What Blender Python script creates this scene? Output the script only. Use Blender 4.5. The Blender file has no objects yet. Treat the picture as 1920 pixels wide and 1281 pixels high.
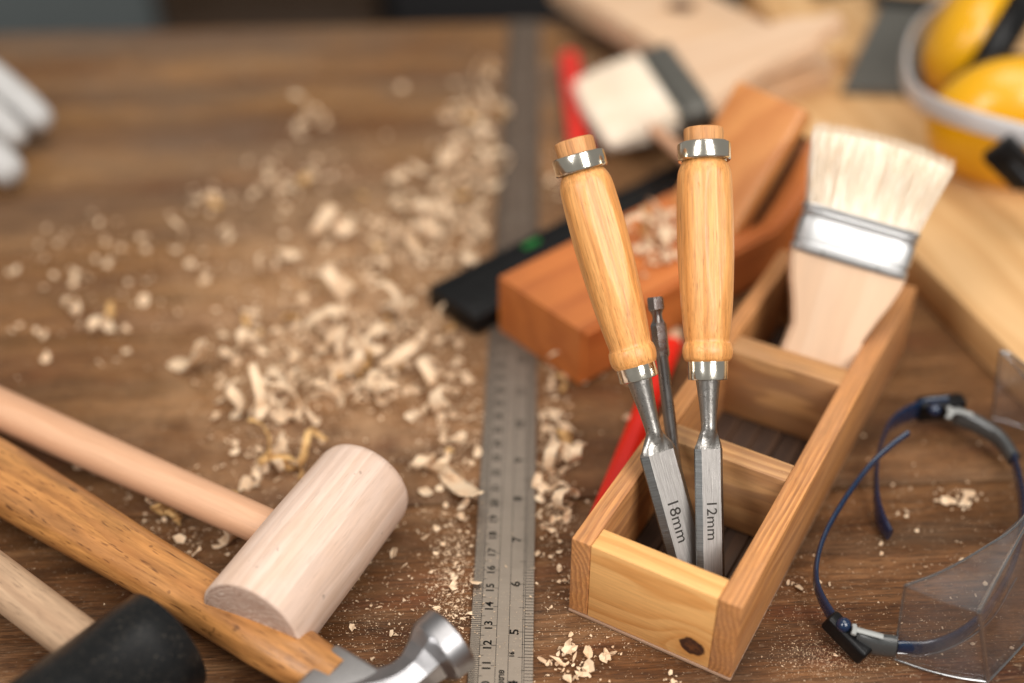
import bpy, bmesh, math, random
from mathutils import Vector, Matrix, noise as mnoise
R = math.radians
random.seed(7)
sc = bpy.context.scene
COL = sc.collection

# ------------------------------------------------------------------ camera, world, lamps, exposure
F_PX, PITCH, CAM_H = 2324.0, R(37.6), 39.3          # focal length in photo pixels, pitch below horizon, height in cm
cam_d = bpy.data.cameras.new('camera'); cam = bpy.data.objects.new('camera', cam_d); COL.objects.link(cam)
cam.location = (0, 0, CAM_H / 100); cam.rotation_euler = (R(90) - PITCH, 0, 0)
cam_d.sensor_width = 36; cam_d.lens = 36 * F_PX / 1920
cam_d.clip_start = 0.01; cam_d.clip_end = 60
cam_d.dof.use_dof = True; cam_d.dof.focus_distance = 0.492; cam_d.dof.aperture_fstop = 2.25
sc.camera = cam

W = bpy.data.worlds.new('World'); sc.world = W; W.use_nodes = True
bg = W.node_tree.nodes['Background']; bg.inputs[0].default_value = (1.0, 0.95, 0.88, 1); bg.inputs[1].default_value = 0.22

def lamp(name, loc, target, size, power, col, size_y=None):
    l = bpy.data.lights.new(name, 'AREA'); l.energy = power; l.color = col
    l.shape = 'RECTANGLE'; l.size = size; l.size_y = size_y or size
    o = bpy.data.objects.new(name, l); COL.objects.link(o); o.location = loc
    o.rotation_euler = (Vector(target) - Vector(loc)).to_track_quat('-Z', 'Y').to_euler()
    return o
lamp('window_light', (0.62, -0.62, 1.25), (0.05, 0.45, 0), 0.75, 19, (1.0, 0.965, 0.92), 1.0)
lamp('side_window_light', (-0.85, -0.40, 1.10), (0, 0.5, 0), 0.40, 8.5, (1.0, 0.97, 0.94), 0.8)
lamp('overhead_fill', (0.15, 0.55, 1.9), (0.05, 0.5, 0), 1.4, 15, (1.0, 0.95, 0.88), 1.0)  # weak soft fill from above, added for general brightness
sc.view_settings.view_transform = 'Standard'; sc.view_settings.look = 'None'
sc.view_settings.exposure = 0.36; sc.view_settings.gamma = 1
sc.cycles.max_bounces = 8; sc.cycles.transparent_max_bounces = 12; sc.cycles.caustics_reflective = False
sc.cycles.caustics_refractive = False; sc.cycles.sample_clamp_indirect = 4

# ------------------------------------------------------------------ measuring helpers (centimetres)
cT, sT = math.cos(PITCH), math.sin(PITCH)
def at(px, py, z=0.0):
    dx, dy = (px - 960) / F_PX, (py - 640.5) / F_PX
    d = Vector((dx, cT - dy * sT, -sT - dy * cT)); t = (z - CAM_H) / d.z
    return Vector((0, 0, CAM_H)) + d * t
def ray(px, py, Z):
    dx, dy = (px - 960) / F_PX, (py - 640.5) / F_PX
    return Vector((0, 0, CAM_H)) + Vector((dx, cT - dy * sT, -sT - dy * cT)) * Z
CAMP = Vector((0, 0, CAM_H)); FWD = Vector((0, cT, -sT)); UPV = Vector((0, sT, cT)); RGT = Vector((1, 0, 0))

# ------------------------------------------------------------------ node helpers
class NT:
    def __init__(s, name):
        s.m = bpy.data.materials.new(name); s.m.use_nodes = True
        s.t = s.m.node_tree; s.b = s.t.nodes['Principled BSDF']; s.out = s.t.nodes['Material Output']
    def n(s, typ, **kw):
        o = s.t.nodes.new(typ)
        for k, v in kw.items(): setattr(o, k, v)
        return o
    def set(s, sock, v):
        if isinstance(v, (int, float)): sock.default_value = v
        elif isinstance(v, (tuple, list)):
            sock.default_value = tuple(v) + ((1,) if sock.type == 'RGBA' and len(v) == 3 else ())
        else: s.t.links.new(v, sock)
    def math(s, op, a, b=0.0, c=0.0, clamp=False):
        o = s.n('ShaderNodeMath', operation=op, use_clamp=clamp)
        s.set(o.inputs[0], a); s.set(o.inputs[1], b)
        if op in ('MULTIPLY_ADD', 'SMOOTH_MIN', 'SMOOTH_MAX'): s.set(o.inputs[2], c)
        return o.outputs[0]
    def vm(s, op, a, b=(0, 0, 0)):
        o = s.n('ShaderNodeVectorMath', operation=op); s.set(o.inputs[0], a)
        if op == 'SCALE': s.set(o.inputs['Scale'], b)
        elif op not in ('LENGTH',): s.set(o.inputs[1], b)
        return o.outputs['Value'] if op == 'LENGTH' else o.outputs[0]
    def noise(s, vec, scale=1.0, detail=3.0, rough=0.55, dist=0.0, out=0):
        o = s.n('ShaderNodeTexNoise'); s.set(o.inputs['Vector'], vec); s.set(o.inputs['Scale'], scale)
        s.set(o.inputs['Detail'], detail); s.set(o.inputs['Roughness'], rough); s.set(o.inputs['Distortion'], dist)
        return o.outputs[out]
    def ramp(s, f, stops):
        o = s.n('ShaderNodeValToRGB'); s.set(o.inputs[0], f); e = o.color_ramp.elements
        while len(e) < len(stops): e.new(0.5)
        for el, (p, c) in zip(e, stops):
            el.position = p; el.color = tuple(c) + (1,) if len(c) == 3 else c
        return o.outputs[0]
    def rng(s, v, a, b, c=0.0, d=1.0):
        o = s.n('ShaderNodeMapRange'); s.set(o.inputs[0], v); s.set(o.inputs[1], a); s.set(o.inputs[2], b)
        s.set(o.inputs[3], c); s.set(o.inputs[4], d); return o.outputs[0]
    def mix(s, f, a, b, mode='MIX'):
        o = s.n('ShaderNodeMix', data_type='RGBA', blend_type=mode); s.set(o.inputs[0], f)
        s.set(o.inputs[6], a); s.set(o.inputs[7], b); return o.outputs[2]
    def comb(s, x, y, z):
        o = s.n('ShaderNodeCombineXYZ'); s.set(o.inputs[0], x); s.set(o.inputs[1], y); s.set(o.inputs[2], z); return o.outputs[0]
    def sep(s, v):
        o = s.n('ShaderNodeSeparateXYZ'); s.set(o.inputs[0], v); return o.outputs
    def cm(s):
        o = s.n('ShaderNodeTexCoord'); return s.vm('SCALE', o.outputs['Object'], 100.0)
    def rand(s): return s.n('ShaderNodeObjectInfo').outputs['Random']
    def bump(s, h, strength=0.3, dist=0.0003, normal=None, coat=True):
        o = s.n('ShaderNodeBump'); s.set(o.inputs['Height'], h); s.set(o.inputs['Strength'], strength)
        s.set(o.inputs['Distance'], dist)
        if normal is not None: s.set(o.inputs['Normal'], normal)
        s.set(s.b.inputs['Normal'], o.outputs[0]); s.set(s.b.inputs['Coat Normal'], o.outputs[0]); return o.outputs[0]
    def fin(s, col=None, rough=None, metal=None, spec=None, coat=None, coat_r=None):
        if col is not None: s.set(s.b.inputs['Base Color'], col)
        if rough is not None: s.set(s.b.inputs['Roughness'], rough)
        if metal is not None: s.set(s.b.inputs['Metallic'], metal)
        if spec is not None: s.set(s.b.inputs['Specular IOR Level'], spec)
        if coat is not None: s.set(s.b.inputs['Coat Weight'], coat)
        if coat_r is not None: s.set(s.b.inputs['Coat Roughness'], coat_r)
        return s.m

def wood(name, light, dark, axis='X', ring=1.3, off=(0, 3.0, -5.0), warp=1.6, ringamt=0.75, fiber=0.35, pores=0.3,
         rough=0.5, coat=0.0, coat_r=0.25, knots=(), blot=None, blotamt=0.0, bump=0.25, fscale=9.0, specks=0.0, width=0.62, grey=None, greyamt=0.0):
    """Growth rings round a pith line beside the piece, fine fibres and pores along the grain."""
    s = NT(name); p = s.cm(); q = s.sep(p); r = s.rand()
    x, y, z = {'X': (q[0], q[1], q[2]), 'Y': (q[1], q[0], q[2]), 'Z': (q[2], q[0], q[1])}[axis]
    x = s.math('MULTIPLY_ADD', r, 53.0, x); y2 = s.math('MULTIPLY_ADD', r, 1.7, y)
    g = s.comb(x, y, z)
    low = s.noise(s.vm('MULTIPLY', g, (0.10, 0.45, 0.45)), 1.0, 2.0, 0.5, 0.0, 1)
    lo = s.sep(low)
    yy = s.math('ADD', y2, s.math('MULTIPLY_ADD', lo[0], warp, off[1] - warp / 2))
    zz = s.math('ADD', z, s.math('MULTIPLY_ADD', lo[1], warp, off[2] - warp / 2))
    d = s.math('SQRT', s.math('ADD', s.math('MULTIPLY', yy, yy), s.math('MULTIPLY', zz, zz)))
    km = None
    for (kp, kr, ks) in knots:
        kd = s.vm('LENGTH', s.vm('MULTIPLY', s.vm('SUBTRACT', p, kp), ks))
        kd = s.math('ADD', kd, s.math('MULTIPLY_ADD', s.noise(p, 3.0, 3.0), 0.5 * kr, -0.25 * kr))
        g1 = s.math('POWER', 2.718, s.math('MULTIPLY', s.math('MULTIPLY', kd, kd), -0.30 / (kr * kr)))
        d = s.math('MULTIPLY_ADD', g1, 1.9 * kr + .6, d)
        k1 = s.rng(kd, kr * 0.86, kr * 1.05, 1.0, 0.0)
        km = (k1, kd, kr) if km is None else (s.math('MAXIMUM', km[0], k1), kd, kr)
    w = s.math('FRACT', s.math('MULTIPLY', d, ring))
    w = s.rng(w, 0.0, width, 0.0, 1.0)
    w2 = s.rng(s.math('FRACT', s.math('MULTIPLY', d, ring)), 0.93, 1.0, 1.0, 0.0)
    w = s.math('MULTIPLY', s.math('POWER', w, 2.0), w2)
    amt = s.math('MULTIPLY', w, s.rng(s.noise(s.vm('MULTIPLY', g, (.15, .8, .8)), 1.0, 2.0), .3, .7, ringamt * .55, ringamt))
    col = s.mix(amt, light, dark)
    fb = s.noise(s.vm('MULTIPLY', g, (0.45, fscale, fscale)), 1.0, 4.0, 0.65)
    col = s.mix(1.0, col, s.ramp(fb, [(0.25, (1 - fiber,) * 3), (0.75, (1 + fiber * .35,) * 3)]), 'MULTIPLY')
    if pores:
        po = s.noise(s.vm('MULTIPLY', g, (1.1, fscale * 1.9, fscale * 1.9)), 1.0, 2.0, 0.5)
        pm = s.rng(po, 0.60, 0.70, 0.0, pores)
        col = s.mix(pm, col, tuple(c * .45 for c in dark))
    if blot:
        bn = s.noise(s.vm('MULTIPLY', g, (0.25, 0.7, 0.7)), 1.0, 4.0, 0.6)
        col = s.mix(s.rng(bn, 0.42, 0.66, 0.0, blotamt), col, blot)
    if grey:
        bn = s.noise(s.vm('MULTIPLY', g, (0.12, 0.35, 0.35)), 1.7, 5.0, 0.65)
        col = s.mix(s.rng(bn, 0.40, 0.64, 0.0, greyamt), col, grey)
    if specks:
        sp = s.noise(p, 2.1, 2.0, 0.5)
        col = s.mix(s.rng(sp, 0.72, 0.76, 0.0, specks), col, tuple(c * .35 for c in dark))
    if km:
        ang = s.noise(p, 4.0, 4.0, 0.7)
        kc = s.ramp(s.math('MULTIPLY_ADD', ang, 1.2, s.math('MULTIPLY', km[1], 0.35 / km[2])), [(0.30, (.36, .17, .055)), (0.48, (.17, .060, .020)), (0.85, (.055, .020, .010))])
        halo = s.rng(km[1], km[2], km[2] * 2.2, 0.45, 0.0)
        col = s.mix(halo, col, dark)
        col = s.mix(km[0], col, kc)
    hh = s.math('ADD', s.math('MULTIPLY', fb, 0.7), s.math('MULTIPLY', w, 0.3))
    hh = s.math('ADD', hh, s.math('ADD', s.rng(s.noise(p, 1.9, 3.0, .6), .22, .34, -.9, 0.0), s.math('MULTIPLY', s.noise(p, .9, 2.0), .8)))
    s.bump(hh, bump, 0.0004)
    rg = s.rng(fb, 0.3, 0.7, rough - 0.07, rough + 0.09)
    return s.fin(col, rg, coat=coat, coat_r=coat_r)

def plain(name, col, rough=0.5, metal=0.0, nscale=0.6, namt=0.25, bump=0.1, bscale=8.0, coat=0.0, coat_r=.1, stretch=(1, 1, 1), smudge=0.12, dust=0.0, spec=.5):
    s = NT(name); p = s.vm('MULTIPLY', s.cm(), stretch)
    nn = s.noise(p, nscale, 4.0, 0.6)
    c = s.mix(s.rng(nn, .3, .7, 0, namt), col, tuple(x * .55 for x in col))
    fine = s.noise(p, bscale, 3.0, 0.6)
    if dust:
        dn = s.noise(s.cm(), 9.0, 3.0, 0.7)
        c = s.mix(s.rng(dn, .60, .72, 0, dust), c, (.55, .45, .34))
    s.bump(fine, bump, 0.0003)
    return s.fin(c, s.rng(s.noise(p, nscale * 2.3, 3.0), .3, .7, max(rough - smudge, .03), rough + smudge), metal, coat=coat, coat_r=coat_r, spec=spec)

# ------------------------------------------------------------------ mesh helpers (all in centimetres, scaled to metres at the end)
def finish(bm, name, mat, parent=None, smooth=True, sharp=35, col=None):
    bmesh.ops.recalc_face_normals(bm, faces=bm.faces)
    me = bpy.data.meshes.new(name)
    if smooth:
        for f in bm.faces: f.smooth = True
        for e in bm.edges:
            if len(e.link_faces) == 2 and e.calc_face_angle(0) > R(sharp): e.smooth = False
    bm.to_mesh(me); bm.free()
    if mat: me.materials.append(mat)
    o = bpy.data.objects.new(name, me); COL.objects.link(o)
    if parent: o.parent = parent
    return o
def thing(name, label, cat, origin=(0, 0, 0), axes=None, rz=0.0, group=None):
    o = bpy.data.objects.new(name, None); COL.objects.link(o); o.empty_display_size = .01
    if axes:
        m = Matrix((axes[0], axes[1], axes[2])).transposed().to_4x4(); o.rotation_euler = m.to_euler()
    else: o.rotation_euler = (0, 0, rz)
    o.location = origin
    tag(o, label, cat, group); return o
def tag(o, label=None, cat=None, group=None, kind=None):
    if label: o['label'] = label
    if cat: o['category'] = cat
    if group: o['group'] = group
    if kind: o['kind'] = kind
    return o
def add_box(bm, lo, hi, bev=0.05, seg=2, jit=0.0, mat=None):
    lo, hi = Vector(lo), Vector(hi)
    r = bmesh.ops.create_cube(bm, size=1.0); vs = r['verts']
    for v in vs:
        v.co = Vector([(lo[i] + hi[i]) / 2 + v.co[i] * (hi[i] - lo[i]) for i in range(3)])
        if jit: v.co += Vector([random.uniform(-jit, jit) for _ in range(3)])
        if mat is not None: v.co = mat @ v.co
    if bev:
        es = set(e for v in vs for e in v.link_edges)
        bmesh.ops.bevel(bm, geom=list(es), offset=bev, segments=seg, affect='EDGES', profile=0.5)
def box(name, lo, hi, mat, parent=None, bev=0.05, seg=2, jit=0.0):
    bm = bmesh.new(); add_box(bm, lo, hi, bev, seg, jit); return finish(bm, name, mat, parent)
def add_loft(bm, rings, cap=True):
    vr = [[bm.verts.new(p) for p in ring] for ring in rings]
    n = len(rings[0])
    for a, b in zip(vr, vr[1:]):
        for i in range(n): bm.faces.new((a[i], a[(i + 1) % n], b[(i + 1) % n], b[i]))
    if cap: bm.faces.new(vr[0][::-1]); bm.faces.new(vr[-1])
    return vr
def lathe(name, prof, mat, parent=None, n=48, flats=None, sharp=35, cap=True, wob=0.0):
    """prof: (s, r) along local z. flats: [(angle, distance factor of r_ref, r_ref)]"""
    rings = []
    for (s_, r) in prof:
        ring = []
        for k in range(n):
            a = 2 * math.pi * k / n; rr = r
            if flats:
                for (fa, fd) in flats:
                    c = math.cos(a - fa)
                    if c > 0.05: rr = min(rr, fd / c)
            if wob: rr *= 1 + wob * mnoise.noise(Vector((math.cos(a) * 2, math.sin(a) * 2, s_ * .5)))
            ring.append((rr * math.cos(a), rr * math.sin(a), s_))
        rings.append(ring)
    bm = bmesh.new(); add_loft(bm, rings, cap); return finish(bm, name, mat, parent, sharp=sharp)
def catmull(pts, n):
    P = [Vector(p) for p in pts]; P = [2 * P[0] - P[1]] + P + [2 * P[-1] - P[-2]]; out = []
    for i in range(1, len(P) - 2):
        for k in range(n):
            t = k / n; a, b, c, d = P[i - 1], P[i], P[i + 1], P[i + 2]
            out.append(.5 * ((2 * b) + (c - a) * t + (2 * a - 5 * b + 4 * c - d) * t * t + (3 * b - a - 3 * c + d) * t ** 3))
    out.append(P[-2]); return out
def add_sweep(bm, pts, w, h, up=Vector((0, 0, 1)), n=12, flat=2.6):
    """Sweep a superellipse; w(t), h(t) are half sizes sideways and along up."""
    N = len(pts); rings = []
    for i, p in enumerate(pts):
        t = i / (N - 1); tan = (pts[min(i + 1, N - 1)] - pts[max(i - 1, 0)]).normalized()
        side = tan.cross(up).normalized(); u2 = side.cross(tan).normalized(); ring = []
        ww = w(t) if callable(w) else w; hh = h(t) if callable(h) else h
        for k in range(n):
            a = 2 * math.pi * k / n; c, s = math.cos(a), math.sin(a)
            ring.append(p + side * (ww * math.copysign(abs(c) ** (2 / flat), c)) + u2 * (hh * math.copysign(abs(s) ** (2 / flat), s)))
        rings.append(ring)
    add_loft(bm, rings)
def sweep(name, pts, w, h, mat, parent=None, up=Vector((0, 0, 1)), n=12, flat=2.6, sub=8):
    bm = bmesh.new(); add_sweep(bm, catmull(pts, sub), w, h, up, n, flat); return finish(bm, name, mat, parent, sharp=50)
def extrude(name, outline, z0, z1, mat, parent=None, bev=0.08, seg=3, xf=None):
    bm = bmesh.new(); f = bm.faces.new([bm.verts.new((x, y, z0)) for x, y in outline])
    r = bmesh.ops.extrude_face_region(bm, geom=[f])
    for v in [g for g in r['geom'] if isinstance(g, bmesh.types.BMVert)]: v.co.z = z1
    if bev:
        es = [e for e in bm.edges if e.calc_face_angle(0) > R(30) and abs(e.verts[0].co.z - e.verts[1].co.z) < 1e-6]
        bmesh.ops.bevel(bm, geom=es, offset=bev, segments=seg, affect='EDGES')
    if xf is not None: bm.transform(xf)
    return finish(bm, name, mat, parent, sharp=40)
def text_bm(bm, string, size, M, sx=1.0, squash=1.0, bold=.012):
    cu = bpy.data.curves.new('t', 'FONT'); cu.body = string; cu.size = size; cu.align_x = 'CENTER'; cu.align_y = 'CENTER'; cu.resolution_u = 3; cu.offset = bold
    o = bpy.data.objects.new('t', cu); COL.objects.link(o)
    dg = bpy.context.evaluated_depsgraph_get(); me = bpy.data.meshes.new_from_object(o.evaluated_get(dg))
    me.transform(Matrix.Diagonal((sx, squash, 1, 1))); me.transform(M)
    bm.from_mesh(me); bpy.data.objects.remove(o); bpy.data.curves.remove(cu); bpy.data.meshes.remove(me)
def axes_from(up, front):
    """local z = up, local y = front (towards the viewer), local x = y cross z"""
    z = Vector(up).normalized(); y = (Vector(front) - z * Vector(front).dot(z)).normalized(); x = y.cross(z)
    return (x, y, z)

# ------------------------------------------------------------------ materials
def table_mat():
    s = NT('bench_wood'); p = s.cm(); r = s.rand()
    q = s.sep(p); g = s.comb(s.math('MULTIPLY_ADD', r, 91.0, q[0]), s.math('MULTIPLY_ADD', r, 37.0, q[1]), q[2])
    big = s.rng(s.noise(s.vm('MULTIPLY', g, (0.05, 0.26, 1)), 1.0, 4.0, 0.55), .34, .62)
    mid = s.noise(s.vm('MULTIPLY', g, (0.07, 0.5, 1)), 1.0, 5.0, 0.65, 0.4)
    fib = s.noise(s.vm('MULTIPLY', g, (0.42, 9.0, 9)), 1.0, 5.0, 0.7)
    por = s.noise(s.vm('MULTIPLY', g, (1.6, 26.0, 26)), 1.0, 3.0, 0.6)
    col = s.ramp(mid, [(0.28, (.042, .017, .007)), (0.45, (.098, .038, .012)), (0.58, (.180, .080, .031)), (0.74, (.26, .138, .062))])
    red = s.noise(s.vm('MULTIPLY', g, (0.10, 0.28, 1)), 1.3, 4.0, 0.6)
    col = s.mix(s.rng(red, .54, .68, 0, .62), col, (.115, .032, .012))
    gr = s.noise(s.vm('ADD', s.vm('MULTIPLY', g, (0.05, 0.17, 1)), (7, 3, 0)), 1.6, 5.0, 0.65)
    col = s.mix(s.rng(gr, .50, .68, 0, .50), col, (.150, .094, .056))
    # ochre patches and a brighter glow painted into the planks towards the back
    far = s.rng(q[1], 32.0, 66.0, 0.0, 1.0)
    col = s.mix(s.math('MULTIPLY', far, .55), col, s.mix(big, (.150, .060, .018), (.44, .230, .085)))
    hz = s.noise(s.vm('ADD', s.vm('MULTIPLY', g, (0.045, 0.10, 1)), (3, 9, 0)), 1.0, 5.0, .65)
    col = s.mix(s.math('MULTIPLY', s.rng(q[1], 50.0, 78.0), s.rng(hz, .42, .60, 0, .75)), col, (.17, .115, .078))  # greyer haze and darker patches painted into the colour of the far planks
    col = s.mix(1.0, col, s.ramp(fib, [(0.28, (.36,) * 3), (0.50, (.95,) * 3), (0.72, (1.55,) * 3)]), 'MULTIPLY')
    col = s.mix(s.rng(por, .54, .64, 0, .7), col, (.020, .009, .005))
    # fine dust caught in the grain
    dz = s.noise(p, 0.16, 3.0, 0.6); df = s.noise(s.vm('MULTIPLY', p, (3.2, 7.5, 7.5)), 1.0, 4.0, 0.75)
    dm = s.math('MULTIPLY', s.rng(dz, .38, .62, .12, 1.0), s.rng(df, .57, .74, 0, .75))
    col = s.mix(dm, col, (.40, .29, .19))
    # sawdust film under the shavings
    vec = s.vm('MULTIPLY', s.vm('SUBTRACT', p, (-6.5, 54.0, 0)), (0.085, 0.052, 0))
    film = s.rng(s.math('ADD', s.vm('LENGTH', vec), s.math('MULTIPLY', s.noise(p, .45, 4.0, .6), .7)), .45, 1.40, .50, 0.0)
    col = s.mix(s.math('MULTIPLY', film, s.rng(s.noise(p, .55, 5.0, .7), .38, .62, .10, 1.2)), col, (.58, .36, .20))
    s.bump(s.math('ADD', s.math('MULTIPLY', fib, .8), s.math('MULTIPLY', por, .35)), 0.55, 0.0007)
    return s.fin(col, s.rng(mid, .3, .7, .50, .66), spec=.26)
def steel_mat(name, col, rough, stretch, bumpv=.25, scratch=.25, speck=0.0):
    s = NT(name); p = s.cm()
    a = s.noise(s.vm('MULTIPLY', p, stretch), 1.0, 4.0, .7)
    c = s.mix(s.rng(a, .3, .7, 0, scratch), col, tuple(x * .45 for x in col))
    b = s.noise(p, .8, 4.0, .6); c = s.mix(s.rng(b, .45, .75, 0, .3), c, tuple(x * .6 for x in col))
    if speck:
        d = s.noise(p, 14.0, 2.0, .6); c = s.mix(s.rng(d, .62, .70, 0, speck), c, (.03, .028, .026))
    s.bump(a, bumpv, .0002)
    return s.fin(c, s.rng(a, .3, .7, rough - .06, rough + .1), 1.0)
def shaving_mat(name, base, dark):
    s = NT(name); p = s.cm(); r = s.rand()
    g = s.vm('ADD', p, s.comb(s.math('MULTIPLY', r, 40.0), 0, 0))
    n1 = s.noise(g, 1.1, 3.0, .6); f = s.noise(s.vm('MULTIPLY', g, (1.5, 14, 6)), 1.0, 3.0, .6)
    c = s.mix(s.rng(n1, .35, .75, 0, .75), base, dark)
    c = s.mix(s.rng(f, .4, .75, 0, .3), c, tuple(x * .7 for x in dark))
    s.bump(f, .3, .0003); s.fin(c, .62, spec=.3)
    tr = s.n('ShaderNodeBsdfTranslucent'); s.set(tr.inputs[0], c)
    mx = s.n('ShaderNodeMixShader'); mx.inputs[0].default_value = .28
    s.t.links.new(s.b.outputs[0], mx.inputs[1]); s.t.links.new(tr.outputs[0], mx.inputs[2]); s.t.links.new(mx.outputs[0], s.out.inputs[0])
    return s.m
def clear_mat(name, tint, strength=1.0):
    s = NT(name); lw = s.n('ShaderNodeLayerWeight'); fr = s.n('ShaderNodeMath', operation='MULTIPLY_ADD'); s.set(fr.inputs[0], s.math('POWER', lw.outputs['Facing'], 4.0)); fr.inputs[1].default_value = .9; fr.inputs[2].default_value = .085
    t = s.n('ShaderNodeBsdfTransparent'); s.set(t.inputs[0], tint)
    gl = s.n('ShaderNodeBsdfGlossy'); gl.inputs['Roughness'].default_value = .06
    di = s.n('ShaderNodeBsdfDiffuse'); s.set(di.inputs[0], (.6, .62, .65))
    m1 = s.n('ShaderNodeMixShader'); s.set(m1.inputs[0], s.math('MULTIPLY', fr.outputs[0], strength, clamp=True))
    s.t.links.new(t.outputs[0], m1.inputs[1]); s.t.links.new(gl.outputs[0], m1.inputs[2])
    sm = s.noise(s.cm(), .5, 4.0, .6); m2 = s.n('ShaderNodeMixShader'); s.set(m2.inputs[0], s.rng(sm, .4, .8, .012, .06))
    s.t.links.new(m1.outputs[0], m2.inputs[1]); s.t.links.new(di.outputs[0], m2.inputs[2]); s.t.links.new(m2.outputs[0], s.out.inputs[0])
    return s.m

M = {}
M['bench'] = table_mat()
M['front'] = wood('pine_panel_honey', (.86, .465, .165), (.66, .285, .075), 'X', ring=1.25, off=(0, 2.2, -3.4), warp=1.9, ringamt=.8, fiber=.24, pores=.16, fscale=12.0, rough=.55,
                  knots=(((5.30, 0.0, 1.0), .55, (1.0, .6, 1.2)),), width=.8, bump=.12)
M['wall'] = wood('weathered_pine', (.68, .305, .100), (.35, .130, .040), 'Y', ring=4.6, off=(0, 3.6, -1.0), warp=.8, ringamt=.7, fiber=.45, pores=.45, fscale=13.0, rough=.6,
                 grey=(.42, .225, .13), greyamt=.30, bump=.4)
M['wall_end'] = M['wall']
M['partition'] = wood('weathered_pine_partition', (.64, .335, .13), (.33, .14, .048), 'X', ring=2.6, off=(0, 2.0, -2.2), warp=1.4, ringamt=.85, fiber=.3, pores=.3,
                      rough=.6, grey=(.30, .18, .11), greyamt=.4, bump=.35)
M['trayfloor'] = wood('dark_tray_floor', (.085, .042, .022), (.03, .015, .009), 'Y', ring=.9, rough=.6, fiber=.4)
M['traybase'] = wood('tray_base_board', (.40, .245, .16), (.24, .13, .075), 'X', ring=2.0, rough=.65, fiber=.3)
M['handle'] = wood('varnished_chisel_handle', (.88, .425, .135), (.64, .235, .048), 'Z', ring=1.7, off=(0, 1.6, -2.4), warp=.8, ringamt=.6, fiber=.42, pores=.6,
                   rough=.44, coat=.35, coat_r=.26, bump=.5, fscale=12.0, width=.75)
M['plug'] = wood('bruised_handle_end', (.76, .37, .14), (.52, .21, .06), 'Z', ring=1.7, off=(0, 1.6, -2.4), fiber=.45, pores=.6, rough=.55, fscale=12, blot=(.40, .19, .08), blotamt=.5, bump=.9)
M['mallet'] = wood('pale_beech', (.74, .565, .465), (.58, .40, .30), 'Z', ring=1.6, off=(0, 1.2, -1.6), warp=1.2, ringamt=.5, fiber=.15, pores=.22, rough=.58,
                   fscale=8.0, blot=(.60, .36, .20), blotamt=.28, specks=.5, bump=.18)
def end_grain(name, a, b, c):
    s = NT(name); p = s.cm(); w = s.noise(p, .55, 3.0, .6, .8, 1); q = s.vm('ADD', p, s.vm('SCALE', w, 1.6))
    rr = s.vm('LENGTH', s.vm('MULTIPLY', s.vm('ADD', q, (1.2, 2.6, 0)), (1, 1, 0))); st = s.noise(s.comb(s.math('MULTIPLY', rr, 5.0), 0, 0), 1.0, 3.0, .7)
    f = s.noise(s.vm('MULTIPLY', q, (3, 14, 1)), 1.0, 4.0, .7)
    col = s.mix(s.rng(st, .35, .65), a, b); col = s.mix(s.rng(f, .52, .70, 0, .7), col, c)
    s.bump(s.math('ADD', st, f), .5, .0006); return s.fin(col, .7, spec=.25)
M['mallet_end'] = end_grain('mallet_end_grain', (.36, .22, .16), (.58, .41, .32), (.86, .74, .64))
M['mallet_handle'] = wood('peach_beech_handle', (.68, .40, .245), (.55, .27, .14), 'Z', ring=.8, ringamt=.45, fiber=.12, pores=.1, rough=.48, coat=.12, coat_r=.35, bump=.12)
M['hammer_handle'] = wood('varnished_ash_hammer_handle', (.56, .255, .075), (.20, .070, .020), 'Z', ring=1.3, off=(0, 1.9, -2.6), warp=2.0, ringamt=.5, fiber=.55, pores=.9,
                          rough=.38, coat=.45, coat_r=.25, fscale=5.2, specks=.5, width=.7, blot=(.42, .16, .04), blotamt=.4)
M['rubber_handle'] = wood('raw_ash_handle', (.52, .345, .215), (.34, .20, .115), 'Z', ring=1.4, ringamt=.5, fiber=.3, pores=.6, rough=.6, fscale=7.0)
M['plane'] = wood('red_brown_plane_wood', (.58, .180, .042), (.38, .095, .022), 'X', ring=.55, off=(0, 4, -7), warp=2.5, ringamt=.5, fiber=.15, pores=.15, rough=.45, coat=.15, coat_r=.3, bump=.1)
M['wedge'] = wood('lighter_wedge_wood', (.64, .27, .085), (.44, .14, .035), 'X', ring=.5, off=(0, 3, -4), ringamt=.6, fiber=.15, pores=.15, rough=.42, coat=.25, coat_r=.25, bump=.1)
M['brush_handle'] = wood('raw_basswood', (.74, .515, .345), (.62, .37, .21), 'Y', ring=.7, ringamt=.4, fiber=.10, pores=.06, rough=.55, bump=.1)
M['board'] = wood('pine_board', (.68, .42, .195), (.50, .255, .085), 'Y', ring=.5, off=(0, 5, -6), warp=3.0, ringamt=.6, fiber=.12, pores=.05, rough=.5, bump=.1)
M['board2'] = wood('pale_pine_board', (.76, .53, .35), (.62, .35, .17), 'X', ring=.4, off=(0, 4, -6), warp=3.0, ringamt=.45, fiber=.1, pores=.05, rough=.5, bump=.1,
                   knots=(((5.2, 12.5, 1.9), 1.1, (1, 1, .4)),))
M['rubber'] = plain('black_rubber', (.008, .0085, .009), .38, 0, 1.2, .3, .25, 14.0, dust=.16, spec=.20, smudge=.04)
M['black'] = plain('black_plastic', (.004, .004, .0045), .42, 0, .6, .2, .08, spec=.28)
M['yellow'] = plain('yellow_plastic', (.74, .37, .004), .30, 0, .3, .12, .03, coat=.2, smudge=.05)
M['whitestrap'] = plain('milky_clear_strap', (.62, .60, .60), .35, 0, .5, .15, .05)
M['glove'] = plain('white_knit_glove', (.52, .51, .50), .9, 0, .8, .3, .9, 7.0)
M['red'] = plain('red_lacquer', (.74, .018, .008), .36, 0, .3, .12, .03, coat=.15, smudge=.05)
M['orange'] = plain('orange_lacquer', (.85, .12, .02), .32, 0, .3, .12, .03, coat=.4)
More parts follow.
